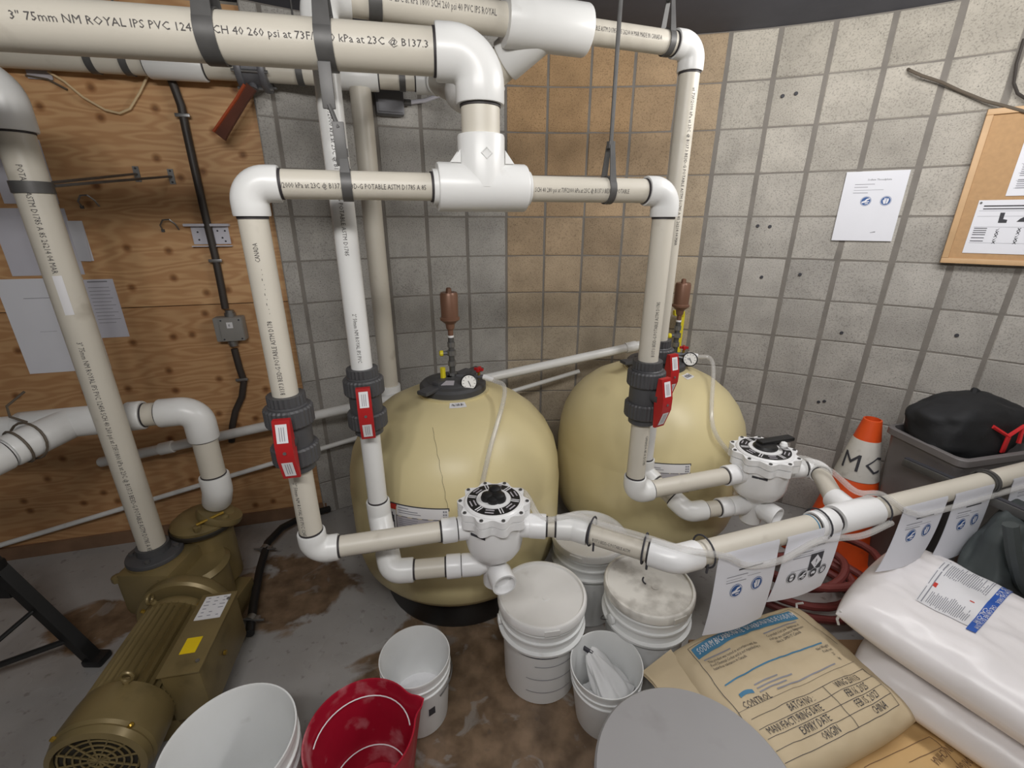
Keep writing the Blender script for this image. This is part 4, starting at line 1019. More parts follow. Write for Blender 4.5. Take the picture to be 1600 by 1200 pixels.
# ================================================================== WALL SIGN, CORK BOARD, WIRES
def wall_frame(px, py, off=0):
    p = pw(px, py, off); n = (WC-p); n.z = 0; n.normalize(); ex = UP.cross(n).normalized(); return p, ex, n
def disc(mb, fn, cx, cy, r, n=24, r0=0):
    vs = [fn(cx+math.cos(2*PI*j/n)*r, cy+math.sin(2*PI*j/n)*r) for j in range(n)]
    if not r0: mb.add(vs, [tuple(range(n))])
    else:
        vs += [fn(cx+math.cos(2*PI*j/n)*r0, cy+math.sin(2*PI*j/n)*r0) for j in range(n)]
        mb.add(vs, [(j, (j+1) % n, n+(j+1) % n, n+j) for j in range(n)])
def ppe(r, fn, lift, cx, cy, rad, kind, m='blue_print'):
    mb = MB(); disc(mb, fn, cx, cy, rad); o = mb.build('pictogram', m, r, smooth=0)
    mb = MB(); f2 = lambda a, b: fn(a, b)+lift
    disc(mb, f2, cx, cy, rad*.93, 24, rad*.85)
    def poly(ps): mb.add([f2(cx+x*rad, cy+y*rad) for x, y in ps], [tuple(range(len(ps)))])
    if kind == 'glove':
        poly([(-.32, -.6), (.0, -.62), (.02, .1), (.05, .55), (-.08, .6), (-.14, .2), (-.2, .62), (-.34, .55), (-.36, .1), (-.5, .25), (-.56, .1)])
        poly([(.08, -.6), (.38, -.5), (.5, .1), (.48, .5), (.36, .52), (.32, .15), (.26, .55), (.14, .5), (.12, .0)])
    elif kind == 'wash':
        poly([(-.7, -.1), (-.2, .1), (.1, .5), (.6, .6), (.65, .4), (.2, .15), (.1, -.05), (.6, 0), (.62, -.2), (.0, -.3), (-.3, -.35), (-.68, -.45)])
        poly([(-.1, -.45), (.5, -.38), (.45, -.55), (-.05, -.62)])
    elif kind == 'face':
        poly([(-.35, .5), (.0, .68), (.35, .5), (.4, .1), (-.4, .1)]); poly([(-.4, -.05), (.4, -.05), (.3, -.5), (0, -.65), (-.3, -.5)])
    else:
        poly([(-.5, .1), (-.2, .3), (.2, .3), (.55, .1), (.4, -.3), (.1, -.2), (-.1, -.2), (-.4, -.3)])
    mb.build('symbol', 'paper', o, smooth=0)
q, ex, nn = wall_frame(1357, 327, .012)
A = pw(1305, 376, .012); w_, h_ = .235, .305
bl = q-ex*w_*.5-UP*(q.z-pw(1335, 376, .012).z)
r, fn, n_ = paper_on('wall_sign', 'white safety sheet taped on the right block wall with two blue circles', bl, ex, UP, w_, h_, 'paper', 'sign')
text_on(MB(), 'Sodium Thiosulphate', .0105, fn, 'CENTER', w_*.56, h_*.87).build('printed_text', 'ink', r, smooth=0)
lines(r, fn, [(w_*.18, w_*.5, h_*.815), (w_*.18, w_*.4, h_*.775), (w_*.18, w_*.66, h_*.735, .0012), (w_*.18, w_*.42, h_*.695)], 'ink_light')
ppe(r, fn, n_*.0006, w_*.42, h_*.58, .021, 'wash'); ppe(r, fn, n_*.0006, w_*.74, h_*.58, .021, 'glove')
MB().add([fn(w_*.62, h_*.12), fn(w_*.7, h_*.13), fn(w_*.7, h_*.14), fn(w_*.62, h_*.125)], [(0, 1, 2, 3)]).build('pen_mark', 'ink', r, smooth=0)

# cork board
q, ex, nn = wall_frame(1560, 300, .02)
bl = pw(1468, 410, .03); tl_ = pw(1540, 172, .03)
cb = thing('cork_board', 'cork notice board with a pale wooden frame at the right edge', 'notice board', tuple(bl))
ex = (pw(1640, 300, .03)-pw(1500, 300, .03)); ex.z = 0; ex.normalize(); ny = UP.cross(ex)*-1; ny = ex.cross(UP)
if ny.y > 0: ny = -ny
BWd, BHt = .9, tl_.z-bl.z
o0 = V((bl.x, bl.y, bl.z))+ny*.0
def bd_(a, b, l=0): return o0+ex*a+UP*b+ny*l
ax = (ex, -ny, UP)
MB().box(bd_(BWd/2, BHt/2, .002), BWd, .012, BHt, ax).build('cork', 'cork', cb)
for nm, a, b, sx, sz in (('frame_rail', BWd/2, .011, BWd, .022), ('frame_rail', BWd/2, BHt-.011, BWd, .022), ('frame_stile', .011, BHt/2, .022, BHt-.044), ('frame_stile', BWd-.011, BHt/2, .022, BHt-.044)):
    MB().box(bd_(a, b, .008), sx, .022, sz, ax, .003).build(nm, 'oak', cb)
def board_paper(label, a, b, w, h, kind):
    r, fn, n_ = paper_on('posted_sheet', label, bd_(a, b, .010), ex, UP, w, h, 'paper', 'paper')
    rows = []
    if kind == 1:
        for i in range(30):
            y = h-.03-i*(h-.05)/30
            if i not in (9, 10, 17, 24): rows.append((.02, w*random.uniform(.55, .97), y, .003))
        rows.append((.03, w*.6, h-.02, .006)); lines(r, fn, rows, 'ink_light')
        rows = [(.015, w-.01, y, .0012) for y in (h*.42, h*.3, h*.2, h*.1)]; lines(r, fn, rows, 'ink_light', 'table_rules')
    else:
        lines(r, fn, [(.02, w*.9, h*.88, .005), (.02, w*.7, h*.83, .004)]+[(.012, .052, h*y, .003) for y in (.47, .43, .39, .35, .29, .23)], 'ink')
        lines(r, fn, [(.01, w-.01, h*y, .0009) for y in (.8, .7, .5, .2)], 'ink_light', 'table_rules')
        mb = MB()
        for j in range(4):
            cx = .085+.062*j
            for k, y in enumerate((.46, .40, .34, .28, .22)):
                f3 = lambda a, b: fn(cx+a, h*y+b)
                s = .006
                if (j+k) % 3: mb.add([f3(-s, -s), f3(-s*.5, -s), f3(s, s), f3(s*.5, s), f3(-s, s), f3(-s*.5, s), f3(s, -s), f3(s*.5, -s)], [(0, 1, 2, 3), (4, 5, 6, 7)])
                else: mb.add([f3(-s, 0), f3(-s*.3, -s), f3(s, s), f3(-s*.3, -s*.3)], [(0, 1, 2, 3)])
        mb.build('check_marks', 'ink', r, smooth=0)
        mb = MB()
        f3 = lambda a, b: fn(.078+a, h*.58+b)
        mb.add([f3(0, 0), f3(.025, 0), f3(.025, .012), f3(.012, .015), f3(.012, .04), f3(-.002, .04)], [(0, 1, 2, 3, 4, 5)]).build('boot_icon', 'ink', r, smooth=0); mb = MB()
        f3 = lambda a, b: fn(.145+a, h*.6+b); mb.add([f3(-.014, 0), f3(.018, 0), f3(.016, .01), f3(.004, .02), f3(-.006, .012)], [(0, 1, 2, 3, 4)]).build('glove_icon', 'ink', r, smooth=0); mb = MB()
        f3 = lambda a, b: fn(.208+a, h*.6+b); mb.add([f3(-.016, .002), f3(.018, .002), f3(.018, .010), f3(-.016, .012)], [(0, 1, 2, 3)])
        mb.build('glasses_icon', 'ink', r, smooth=0)
    for a_ in (.008, w-.008): MB().lathe([(.004, 0), (.004, .004)], bd_(a+a_, b+h-.01, .011), ny, 8).build('pin', 'galv', r)
    return r
board_paper('dense printed sheet on the cork board, upper one', .135, BHt*.455, .36, BHt*.47, 1)
board_paper('checklist sheet with boot and glove icons on the cork board, lower one', .062, .045, .45, BHt*.355, 2)
wr = MB().tube([pw(1419, 108, .0), pw(1422, 110, .03), pw(1440, 118, .04), pw(1470, 128, .03), pw(1500, 142, .02), pw(1540, 158, .03), pw(1575, 167, .05), pw(1640, 185, .05)], .0058, 8).build('wall_cable', 'wire_brown')
tag(wr, 'grey cable leaving a hole in the block wall and running to the cork board', 'cable')
wr = MB().tube([pw(1600, 60, .04), pw(1588, 100, .03), pw(1584, 130, .03), pw(1590, 146, .03), pw(1612, 160, .04)], .0052, 8).build('wall_cable', 'conduit')
tag(wr, 'dark cable curving down at the right edge above the cork board', 'cable')
# drilled holes in the blocks
for i, (px, py) in enumerate(((1223, 150), (1244, 146), (1184, 353), (1203, 354), (1190, 433), (1250, 429), (1315, 520), (1495, 524), (1279, 628), (1288, 627))):
    q, ex_, nn = wall_frame(px, py, .006)
    MB().lathe([(.001, 0), (.0085, 0), (.0075, .0015), (.001, .0015)], q, nn, 9).build('drill_hole', 'ink', wall)
yb = pw(1061, 520, .06); yt = thing('yellow_tube', 'yellow plastic tube standing against the wall behind the farther tank', 'tube', (yb.x, yb.y, 0))
MB().box((yb.x, yb.y, .56), .035, .03, 1.12, None, .008).build('tube', 'yellow', yt); MB().box((yb.x-.02, yb.y-.01, 1.125), .06, .04, .03, None, .01).build('cap', 'yellow', yt)

# ================================================================== PAPER SIGNS HUNG ON THE WASTE HEADER
def hung(label, px, py, w, h, kind, title, tilt=0., turn=0.):
    p = hs+hdv*((pz(px, py, ZP)-hs).dot(hdv)); hn = V((hdv.y, -hdv.x, 0)); e = (hdv*math.cos(turn)+hn*math.sin(turn)).normalized(); nrm = e.cross(UP)
    rr = R2*1.12+.003
    r = thing('hanging_sign', label, 'sign', tuple(p))
    def f(a, b, l=0):                 # b from 0 at the bottom to 1 at the fold over the pipe
        t = 1-b; x = (a-.5)*w; drop = t*h
        a0 = 1.15; arc = rr*(1.75-a0)
        if drop < arc:
            an = a0+drop/rr; return p+e*x+(nrm*math.sin(an)+UP*math.cos(an))*(rr+l)
        s = drop-arc; x += tilt*s; b0 = p+(nrm*math.sin(1.75)+UP*math.cos(1.75))*(rr)
        return b0+e*x+nrm*(l+.03*math.sin(s/h*2.2)*.5+.012*math.sin(a*PI)*s/h)-UP*s
    mb = MB().grid(lambda a, b: f(a, b, .0012), 8, 22); mb.grid(lambda a, b: f(1-a, b, 0), 8, 22); mb.build('sheet', 'paper', r)
    fn = lambda a, b: f(a/w, b/h, .0022); lift = nrm*.0006
    if title: text_on(MB(), title, .0105, fn, 'CENTER', w*.55, h*.75).build('printed_text', 'ink', r, smooth=0)
    else: lines(r, fn, [(w*.36, w*.76, h*.76, .004)], 'ink')
    lines(r, fn, [(w*.18, w*.52, h*.70), (w*.18, w*.74, h*.665, .0012), (w*.18, w*.5, h*.635)])
    if kind == 1:
        ppe(r, fn, lift, w*.36, h*.53, .021, 'wash'); ppe(r, fn, lift, w*.70, h*.55, .021, 'glove')
    elif kind == 2:
        mb = MB(); c = (w*.62, h*.53); mb.add([fn(c[0]+a*.026, c[1]+b*.026) for a, b in ((-1, -1), (1, -1), (1, 1), (-1, 1))], [(0, 1, 2, 3)]); pk = mb.build('hazard_pictogram', 'ink', r, smooth=0)
        mb = MB(); mb.add([fn(c[0]+a*.021, c[1]+b*.021)+lift for a, b in ((-1, 0), (0, -1), (1, 0), (0, 1))], [(0, 1, 2, 3)]); pd = mb.build('diamond', 'paper', pk, smooth=0)
        text_on(MB(), '!', .03, lambda a, b: fn(a, b)+lift*2, 'CENTER', c[0], c[1]-.011).build('exclamation_mark', 'ink', pk, smooth=0)
        for j, k in enumerate(('face', 'wash', 'goggle', 'glove')): ppe(r, fn, lift, w*(.24+.19*j), h*.36, .0165, k, 'ink')
        lines(r, fn, [(w*.2, w*.5, h*.45, .0012)])
    return r
hung('white sign with two blue circles hung on the thick pipe, nearest the white pails', 1152, 846, .215, .272, 1, None, -.08)
hung('white sign with a diamond hazard mark and four dark symbols hung on the thick pipe', 1252, 820, .215, .215, 2, 'Calcium Chloride', -.22)
hung('white sign with two circles just right of the white tee, partly behind the white bag', 1422, 778, .21, .23, 1, None, -.3)
hung('white sign with two circles farther right on the thick pipe, beside the metal clamp', 1500, 760, .2, .26, 1, None, -.18)
hung('white sign at the right edge of the thick pipe behind the dark plastic bag', 1590, 738, .222, .2, 2, None, -.1)
hc = thing('pipe_clamp', 'grey metal channel clamp around the thick waste pipe at the right', 'clamp', tuple(hs+hdv*((pz(1538, 752, ZP)-hs).dot(hdv))))
p = hs+hdv*((pz(1538, 752, ZP)-hs).dot(hdv)); hn = V((hdv.y, -hdv.x, 0))
band(hc, p, hdv, R2*1.12+.004, .028, 'galv'); band(hc, p+hdv*.0, hdv, R2*1.12+.008, .012, 'galv')
MB().box(p-UP*(R2*1.12+.02), .035, .5, .03, (hdv, hn, UP), .004).build('channel', 'galv', hc)
MB().box(p-UP*(R2*1.12+.0035), .02, .5, .004, (hdv, hn, UP)).build('channel_slot', 'ink', hc)

# ================================================================== CLEAR TUBES
def smooth_path(pts, n=8):
    out = []; P = [V(p) for p in pts]; P = [P[0]*2-P[1]]+P+[P[-1]*2-P[-2]]
    for i in range(1, len(P)-2):
        for k in range(n):
            t = k/n; a, b, c, d = P[i-1:i+3]
            out.append(.5*((2*b)+(c-a)*t+(2*a-5*b+4*c-d)*t*t+(3*b-a-3*c+d)*t*t*t))
    return out+[P[-2]]
bb = V(t1['_barb']); R_ = R2*1.12
h1 = MB().tube(smooth_path([bb, bb+V((.05, -.06, -.03)), sn1(.42, .80, .02), sn1(.28, .62, .015), V((.02, 1.25, .62+.17)), V((.09, 1.14, ZP+.03)), wA+UP*.045, wA+dWB*.1+UP*.043, wB-dWB*.08+UP*.043, wB+V((.02, -.01, .042)), hs+hdv*.03+V((0, -.05, .02)), hs+hdv*.12+V((0, -.052, -.035)), hs+hdv*.24+V((0, -.055, -.045)), tpt-hdv*.2+V((0, -.055, -.01)), tpt-hdv*.1+V((0, -.045, -.03)), tpt+V((0, -.055, -.035)), tpt+hdv*.12+V((0, -.05, -.02))]), .0095, 10).build('clear_tube', 'vinyl')
tag(h1, 'clear vinyl tube from the nearer tank along the waste pipe, sagging across the signs', 'tube')
bb = V(t2['_barb'])
h2 = MB().tube(smooth_path([bb, bb+V((.06, -.05, -.02)), sn2(.35, .79, .025), sn2(.62, .62, .015), sn2(.72, .45, .015), V((1.06, 1.52, ZP+.02)), V((1.12, 1.40, ZP+.05)), tpt+V((.02, .04, .06)), tpt+hdv*.1+UP*.055, tpt+hdv*.2+V((0, -.05, .0)), tpt+hdv*.36+V((0, -.045, -.03)), tpt+hdv*.9+V((0, -.045, -.02))]), .0095, 10).build('clear_tube', 'vinyl')
tag(h2, 'clear vinyl tube from the farther tank down past the lever valve', 'tube')
def ziptie(label, p, d, r):
    z = thing('cable_tie', label, 'cable tie', tuple(p)); MB().tube(loop(p, d, r, 24), .0028, 5, False).build('loop', 'ink', z)
    MB().box(V(p)+V((0, -r*.75, -r*.7)), .005, .005, .03).build('tail', 'ink', z)
ziptie('black cable tie around tube and waste pipe beside the first bend', wA+dWB*.06+UP*.010, dWB, .043)
ziptie('black cable tie around tube and waste pipe above the middle pail', wB-dWB*.085+UP*.006, dWB, .043)
ziptie('black cable tie where the bent waste pipe meets the thick pipe', hs-hdv*.012+UP*.005, hdv, .045)
ziptie('black cable tie just left of the white tee', tpt-hdv*.15, hdv, .047)
ziptie('black cable tie just right of the white tee', tpt+hdv*.1, hdv, .047)

# ================================================================== PAILS AND BUCKETS
def ribbed_pail(name, label, c, m_lid, rz=0, Ht=.37):
    r = thing(name, label, 'pail', (c.x, c.y, 0), rz, 'white lidded pails')
    rb, rt_ = .132, .146
    body = MB().lathe([(.05, .012), (rb-.004, 0), (rb, .004), (rb+.006, Ht*.62), (rb+.007, Ht*.68), (.156, Ht*.685), (.157, Ht*.71), (.144, Ht*.715), (.145, Ht*.80), (.152, Ht*.805), (.152, Ht*.825), (.145, Ht*.83), (.146, Ht*.9), (.152, Ht*.905), (.152, Ht*.92), (.147, Ht*.925), (.148, Ht)], (0, 0, 0), UP, 56).build('body', 'pail', r, world=False)
    lid = MB().lathe([(.15, Ht-.02), (.157, Ht-.018), (.157, Ht+.004), (.153, Ht+.01), (.146, Ht+.011), (.143, Ht+.003), (.139, Ht+.001), (.001, Ht+.002)], (0, 0, 0), UP, 56).build('lid', m_lid, r, world=False)
    MB().lathe([(.012, 0), (.012, .003), (.001, .0035)], (.01, -.02, Ht+.0015), UP, 16).build('centre_button', m_lid, lid, world=False)
    for s in (-1, 1):
        MB().lathe([(.018, 0), (.018, .012), (.008, .014)], (s*.146, 0, Ht*.76), V((s, 0, 0)), 12).build('bail_ear', 'pail', body, world=False)
    MB().tube([(.155*math.cos(a), .155*math.sin(a), Ht*.76-.17*math.sin(a)) for a in [PI*i/24 for i in range(25)]], .0022, 6).build('bail', 'steel', r, world=False)
    MB().box((.0, -.1575, Ht-.006), .05, .004, .02).build('tear_tab', m_lid, lid, world=False)
    return r
pl1 = ribbed_pail('plastic_pail', 'white lidded pail with a dark band label, nearest of the three lidded pails', V((.106, 1.2365, 0)), 'pail_lid', .15)
pl2 = ribbed_pail('plastic_pail', 'white lidded pail between the two tanks, farthest of the three lidded pails', V((.325, 1.558, 0)), 'pail_lid', -.5)
pl3 = ribbed_pail('plastic_pail', 'white lidded pail with a grimy lid under the waste pipe', V((.486, 1.255, 0)), 'pail_lid_dirty', .4, .395)
MB().tube([(.01+.022*math.cos(a), .012+.022*math.sin(a), .3985) for a in [math.radians(110+i*13) for i in range(8)]], .003, 5).build('black_mark', 'ink', pl3, world=False)
cf = lambda a, b: V((math.sin(a/.1385)*.1392, -math.cos(a/.1385)*.1392, .2+b))
for m, a0, a1, b0, b1, l in (('ink', -.13, .03, .028, .05, 0), ('bag_blue', -.06, .026, .032, .046, .0005)):
    MB().grid(lambda a, b: cf(a0+(a1-a0)*a, b0+(b1-b0)*b)*1 if not l else cf(a0+(a1-a0)*a, b0+(b1-b0)*b)+V((math.sin((a0+(a1-a0)*a)/.1385), -math.cos((a0+(a1-a0)*a)/.1385), 0))*l, 24, 1).build('label_band', m, pl1, world=False)
mb = MB()
for q, (a0, a1) in enumerate(((-.05, .09), (-.08, .1), (-.08, .085))): mb.grid(lambda a, b: cf(a0+(a1-a0)*a, -.012-.05*q*1.2+b*.003), 12, 1)
mb.build('printed_lines', 'ink_light', pl1, world=False)
def open_pail(name, label, c, rt_, rb, Ht, m='pail', tilt=(0, 0), cat='bucket', spout=None, ribs=True):
    r = thing(name, label, cat, (c.x, c.y, 0)); ORG[r.name] = V((0, 0, 0))
    r.rotation_euler = (tilt[0], tilt[1], 0)
    prof = [(.02, .006), (rb-.004, 0), (rb, .004)]
    if ribs: prof += [(rb+(rt_-rb)*.72, Ht*.72), (rt_*.985, Ht*.725), (rt_*.985, Ht*.745), (rt_*.94, Ht*.75), (rt_*.96, Ht*.84), (rt_*1.0, Ht*.845), (rt_*1.0, Ht*.86), (rt_*.965, Ht*.865)]
    prof += [(rt_*.98, Ht*.96), (rt_, Ht*.965), (rt_, Ht), (rt_*.975, Ht), (rt_*.955, Ht*.98), (rb*.96, .012), (.001, .012)]
    n = 64; rs = []
    for rr, z in prof:
        ringp = []
        for j in range(n):
            a = 2*PI*j/n; k = 1
            if spout is not None and z > Ht*.6:
                da = (a-spout+PI) % (2*PI)-PI; k = 1+.22*math.exp(-(da/.16)**2)*((z/Ht-.6)/.4)**1.5
            ringp.append((rr*k*math.cos(a), rr*k*math.sin(a), z))
        rs.append(ringp)
    MB().rings(rs, True, True).build('body', m, r, world=False)
    return r
bA = open_pail('open_bucket', 'large open white bucket at the bottom of the picture, left of the red one', pz(358, 1160, .38), .155, .13, .38)
bB = open_pail('red_bucket', 'red open bucket with a pouring lip and white powder stains', pz(563, 1140, .33), .145, .11, .33, 'red_bucket', spout=math.radians(28), ribs=False)
bC = open_pail('open_bucket', 'small open white bucket with powder left in it, behind the red bucket', pz(648, 1023, .265), .115, .095, .265)
MB().lathe([(.095, .06), (.07, .066), (.03, .074), (.001, .078)], (0, 0, 0), UP, 28).build('powder', 'powder', bC, world=False)
MB().tube([(.118*math.cos(a), .118*math.sin(a), .19-.03*math.sin(a)**2) for a in [math.radians(-40+i*8) for i in range(10)]], .0025, 6).build('bail', 'steel', bC, world=False)
MB().box((.062, -.083, .12), .022, .003, .03, (V((.8, .6, 0)), V((-.6, .8, 0)), UP)).build('dark_tag', 'ink', bC, world=False)
for rr, zz in ((.137, .28), (.118, .09)):
    MB().tube([(rr*.93*math.cos(a), rr*.93*math.sin(a), zz) for a in [math.radians(20+i*8) for i in range(22)]], .0018, 6).build('powder_line', 'powder', bB, world=False)
bD = open_pail('open_bucket', 'small tilted open white bucket stuffed with a white cloth', pz(952, 1030, .25), .117, .098, .255, tilt=(.06, -.05))
def cl(a, b):          # gathered cloth bag: narrow neck at the clip, fuller and folded below
    th = 2*PI*a; rr = (.012+.045*b**.7)*(1+.22*math.sin(th*5+b*3)+.12*math.sin(th*9-b*5))
    ax_ = V((-.05, .055, .235)).lerp(V((.045, -.03, .085)), b); e1 = V((.6, .78, .1)).normalized(); e2 = V((.5, -.35, .78)).normalized()
    return ax_+e1*math.cos(th)*rr*1.25+e2*math.sin(th)*rr*.75
MB().grid(cl, 60, 20).build('cloth_bag', 'cloth_white', bD, 60, world=False)
MB().rings([[(math.cos(2*PI*j/40)*q*(1+.12*math.sin(j*1.3+q*60)), math.sin(2*PI*j/40)*q*(1+.12*math.sin(j*1.3+q*60)), z+.008*math.sin(j*.9+q*40)) for j in range(40)] for q, z in ((.088, .03), (.084, .075), (.07, .1), (.045, .108), (.02, .11), (.002, .105))]).build('cloth_heap', 'cloth_white', bD, world=False)
MB().box((-.05, .055, .238), .035, .01, .014, (V((.8, -.5, -.2)).normalized(), V((.5, .8, 0)).normalized(), UP), .002).build('black_clip', 'ink', bD, world=False)
text_on(MB(), 'Acid', .024, lambda a, b: V((math.sin(a/.105+.3)*.1075, -math.cos(a/.105+.3)*.1075, .1+b)), 'CENTER').build('handwriting', 'ink', bD, smooth=0, world=False)

# round grey lid in the foreground
gd_ = thing('grey_drum', 'round grey-topped drum at the bottom of the picture in front of the sack', 'drum', (.40, .62, 0))
c = V((.405, .625, 0)); 
MB().lathe([(.17, 0), (.18, .01), (.19, .42), (.15, .43)], c, UP, 56).build('drum_body', 'disc_grey', gd_)
MB().lathe([(.19, .42), (.218, .42), (.221, .426), (.221, .444), (.216, .450), (.001, .452)], c, UP, 72).build('lid', 'disc_grey', gd_)

# ================================================================== SACKS
def sack(name, label, c, ex, W_, L_, T, m, seed, group=None, cat='sack', slope=0., flat=.5, wr=1.0, ey=None, ears=True):
    ex = V(ex).normalized(); ez = UP.copy(); ey = ez.cross(ex).normalized()
    if slope: ey = (ey+UP*slope).normalized(); ez = ex.cross(ey).normalized()
    c = V(c); r = thing(name, label, cat, tuple(c-UP*T/2), 0, group)
    def hgt(u, v):
        e = max(0, 1-abs(u)**8)**.55*max(0, 1-abs(v)**8)**.5
        p = V((u*2.2+seed, v*2.2, seed*.7))
        w = .012*mnoise.noise(p*1.3)+.005*mnoise.noise(p*3.7)+.003*wr*math.sin((u*.8+v*.3)*14+3*mnoise.noise(p*2))*max(0, abs(u)-.45)
        if wr > 1: w += .007*(.35-abs(mnoise.noise(V((u*1.5+v*2.6+seed, u*2.2-v*.8, 3)))))*min(1, abs(u)*1.2)
        return T/2*e+w*e
    def top(u, v, l=0):
        k = 1-.05*abs(v)**3*(1-abs(u)); k2 = 1-.06*abs(u)**3
        return c+ex*(u*W_/2*(1-.04*(1-v*v)*0)*(k if ears else 1))+ey*(v*L_/2*k2)+ez*(hgt(u, v)+l)
    def bot(u, v):
        e = max(0, 1-abs(u)**4)**.5*max(0, 1-abs(v)**4)**.5; q = top(u, v); return q-ez*(hgt(u, v)+T/2*e)
    n = 64
    g = lambda t: math.sin((t-.5)*PI)*.5+.5
    mb = MB().grid(lambda a, b: top(2*g(a)-1, 2*g(b)-1), n, n); mb.grid(lambda a, b: bot(1-2*g(a), 2*g(b)-1), n, n)
    mb.build('sack_body', m, r, 60)
    return r, top, (c, ex, ey, ez)
pal = thing('wooden_pallet', 'low wooden pallet under the stacked sacks', 'pallet', (1.12, .92, 0))
for i in range(5): MB().box((1.12, .62+.15*i, .105), .9, .1, .02).build('deck_board', 'pallet_wood', pal)
for i in range(3): MB().box((.75+.37*i, .92, .0475), .09, .7, .095).build('stringer', 'pallet_wood', pal)
exA = V((.94, .34, 0))
k2, top2, _ = sack('paper_sack', 'orange-tan paper sack at the bottom right, under the blue-banded one', (1.21, .70, .167), V((.90, .43, 0)), .70, .5, .105, 'kraft_orange', 4.2, 'paper sacks')
k1, top1, fr1 = sack('paper_sack', 'tan paper sack with blue band and batch table, top one', (.832, .972, .272), exA, .57, .42, .13, 'kraft', 1.3, 'paper sacks', slope=.06)
w2, topw2, _ = sack('plastic_sack', 'lower white plastic sack under the labelled one', (1.50, .86, .285), V((.83, .56, 0)), .56, .80, .15, 'poly_bag', 7.7, 'white plastic sacks', wr=1.5)
w1, topw1, _ = sack('plastic_sack', 'upper white plastic sack with a blue printed label', (1.445, .94, .425), V((.83, .56, 0)), .54, .76, .16, 'poly_bag', 2.9, 'white plastic sacks', slope=.05, wr=1.5)
# print on the tan sack; u across, v up the sheet
def sfn(top, l=.0024):
    return lambda u, v: top(u, v, l)
f1 = sfn(top1); f1b = sfn(top1, .004)
def band_patch(mb, fn, u0, u1, v0, v1, bow=0, n=24):
    mb.grid(lambda a, b: fn(u0+(u1-u0)*a, v0+(v1-v0)*b+bow*math.sin(a*PI)), n, 3)
mb = MB(); band_patch(mb, f1, -.80, .66, .62, .80, .07); bl_ = mb.build('blue_band', 'bag_blue', k1)
su, sv = .57/2, .42/2
def tfn(fn, u0, v0, bow=None): 
    return lambda a, b: fn(u0+a/su, v0+b/sv+(bow(u0+a/su) if bow else 0))
bow = lambda u: .07*math.sin(max(0, min(1, (u+.8)/1.46))*PI)
text_on(MB(), 'SODIUM BICARBONATE', .028, tfn(f1b, -.76, .665, bow), sx=.66).build('printed_text', 'sticker', bl_, smooth=0)
text_on(MB(), 'BICARBONATE DE SODIUM', .028, tfn(f1b, -.03, .665, bow), sx=.58).build('printed_text', 'sticker', bl_, smooth=0)
mb = MB(); band_patch(mb, f1, -.74, .62, .17, .19, .05); band_patch(mb, f1, -.70, -.52, -.05, .0, .02); mb.build('blue_swoosh', 'bag_blue', k1)
mb = MB()
def rule(u0, v0, u1, v1, t=.006, n=16):
    hv = abs(v1-v0) < abs(u1-u0)
    mb.grid(lambda a, b: f1(u0+(u1-u0)*a+(0 if hv else (b-.5)*t), v0+(v1-v0)*a+((b-.5)*t if hv else 0)), n, 1)
rule(-.82, .84, .70, .84); rule(-.82, .84, -.82, -.5); rule(.70, .84, .80, .1)
rule(-.82, -.18, .78, -.18, .004)
rule(-.86, -.28, .84, -.28, .004) if False else None
for v in (-.30, -.43, -.56, -.69, -.82): rule(-.75, v, .80, v)
rule(.18, -.30, .18, -.82); rule(.80, -.30, .80, -.82)
mb.build('table_rules', 'ink', k1)
for s, u, v, sz in (('BATCH NO.:', -.34, -.40, .026), ('MANUFACTURING DATE', -.70, -.53, .026), ('EXPIRY DATE:', -.40, -.66, .026), ('ORIGIN', -.24, -.79, .026), ('WNG 250113', .30, -.40, .026), ('FEB.16, 2025', .32, -.53, .026), ('FEB.15, 2027', .34, -.66, .026), ('CHINA', .46, -.79, .026),
        ('This product was tested in accordance with the', -.74, .50, .0125), ('Food Chemical Codex and is not repacked by a', -.74, .445, .0125), ('hazardous substance in Canada.', -.74, .39, .0125), ("Ce produit n'est pas dangereux et", .10, .52, .0125), ("n'est pas une substance dangereuse", .10, .465, .0125), ('selon le SIMDUT Canada.', .16, .41, .0125),
        ('Net Weight', .50, .11, .0125), ('Poids net', .54, .05, .0125), ('25', .62, -.02, .0125), ('kg', .64, -.09, .0125)):
    text_on(MB(), s, sz, tfn(f1, u, v), sx=.68 if sz > .02 else .8).build('printed_text', 'ink', k1, smooth=0)
mb = MB()
for u0, u1, v in ((-.46, -.15, .03), (-.46, .02, -.02), (-.46, -.1, -.07), (-.28, .55, -.125), (-.76, -.4, .565), (.1, .6, .585)): band_patch(mb, f1, u0, u1, v, v+.018, 0, 8)
mb.build('printed_lines', 'ink_light', k1)
text_on(MB(), 'CONTROL', .026, tfn(f1, -.74, -.18), sx=.8).build('printed_text', 'ink', k1, smooth=0)
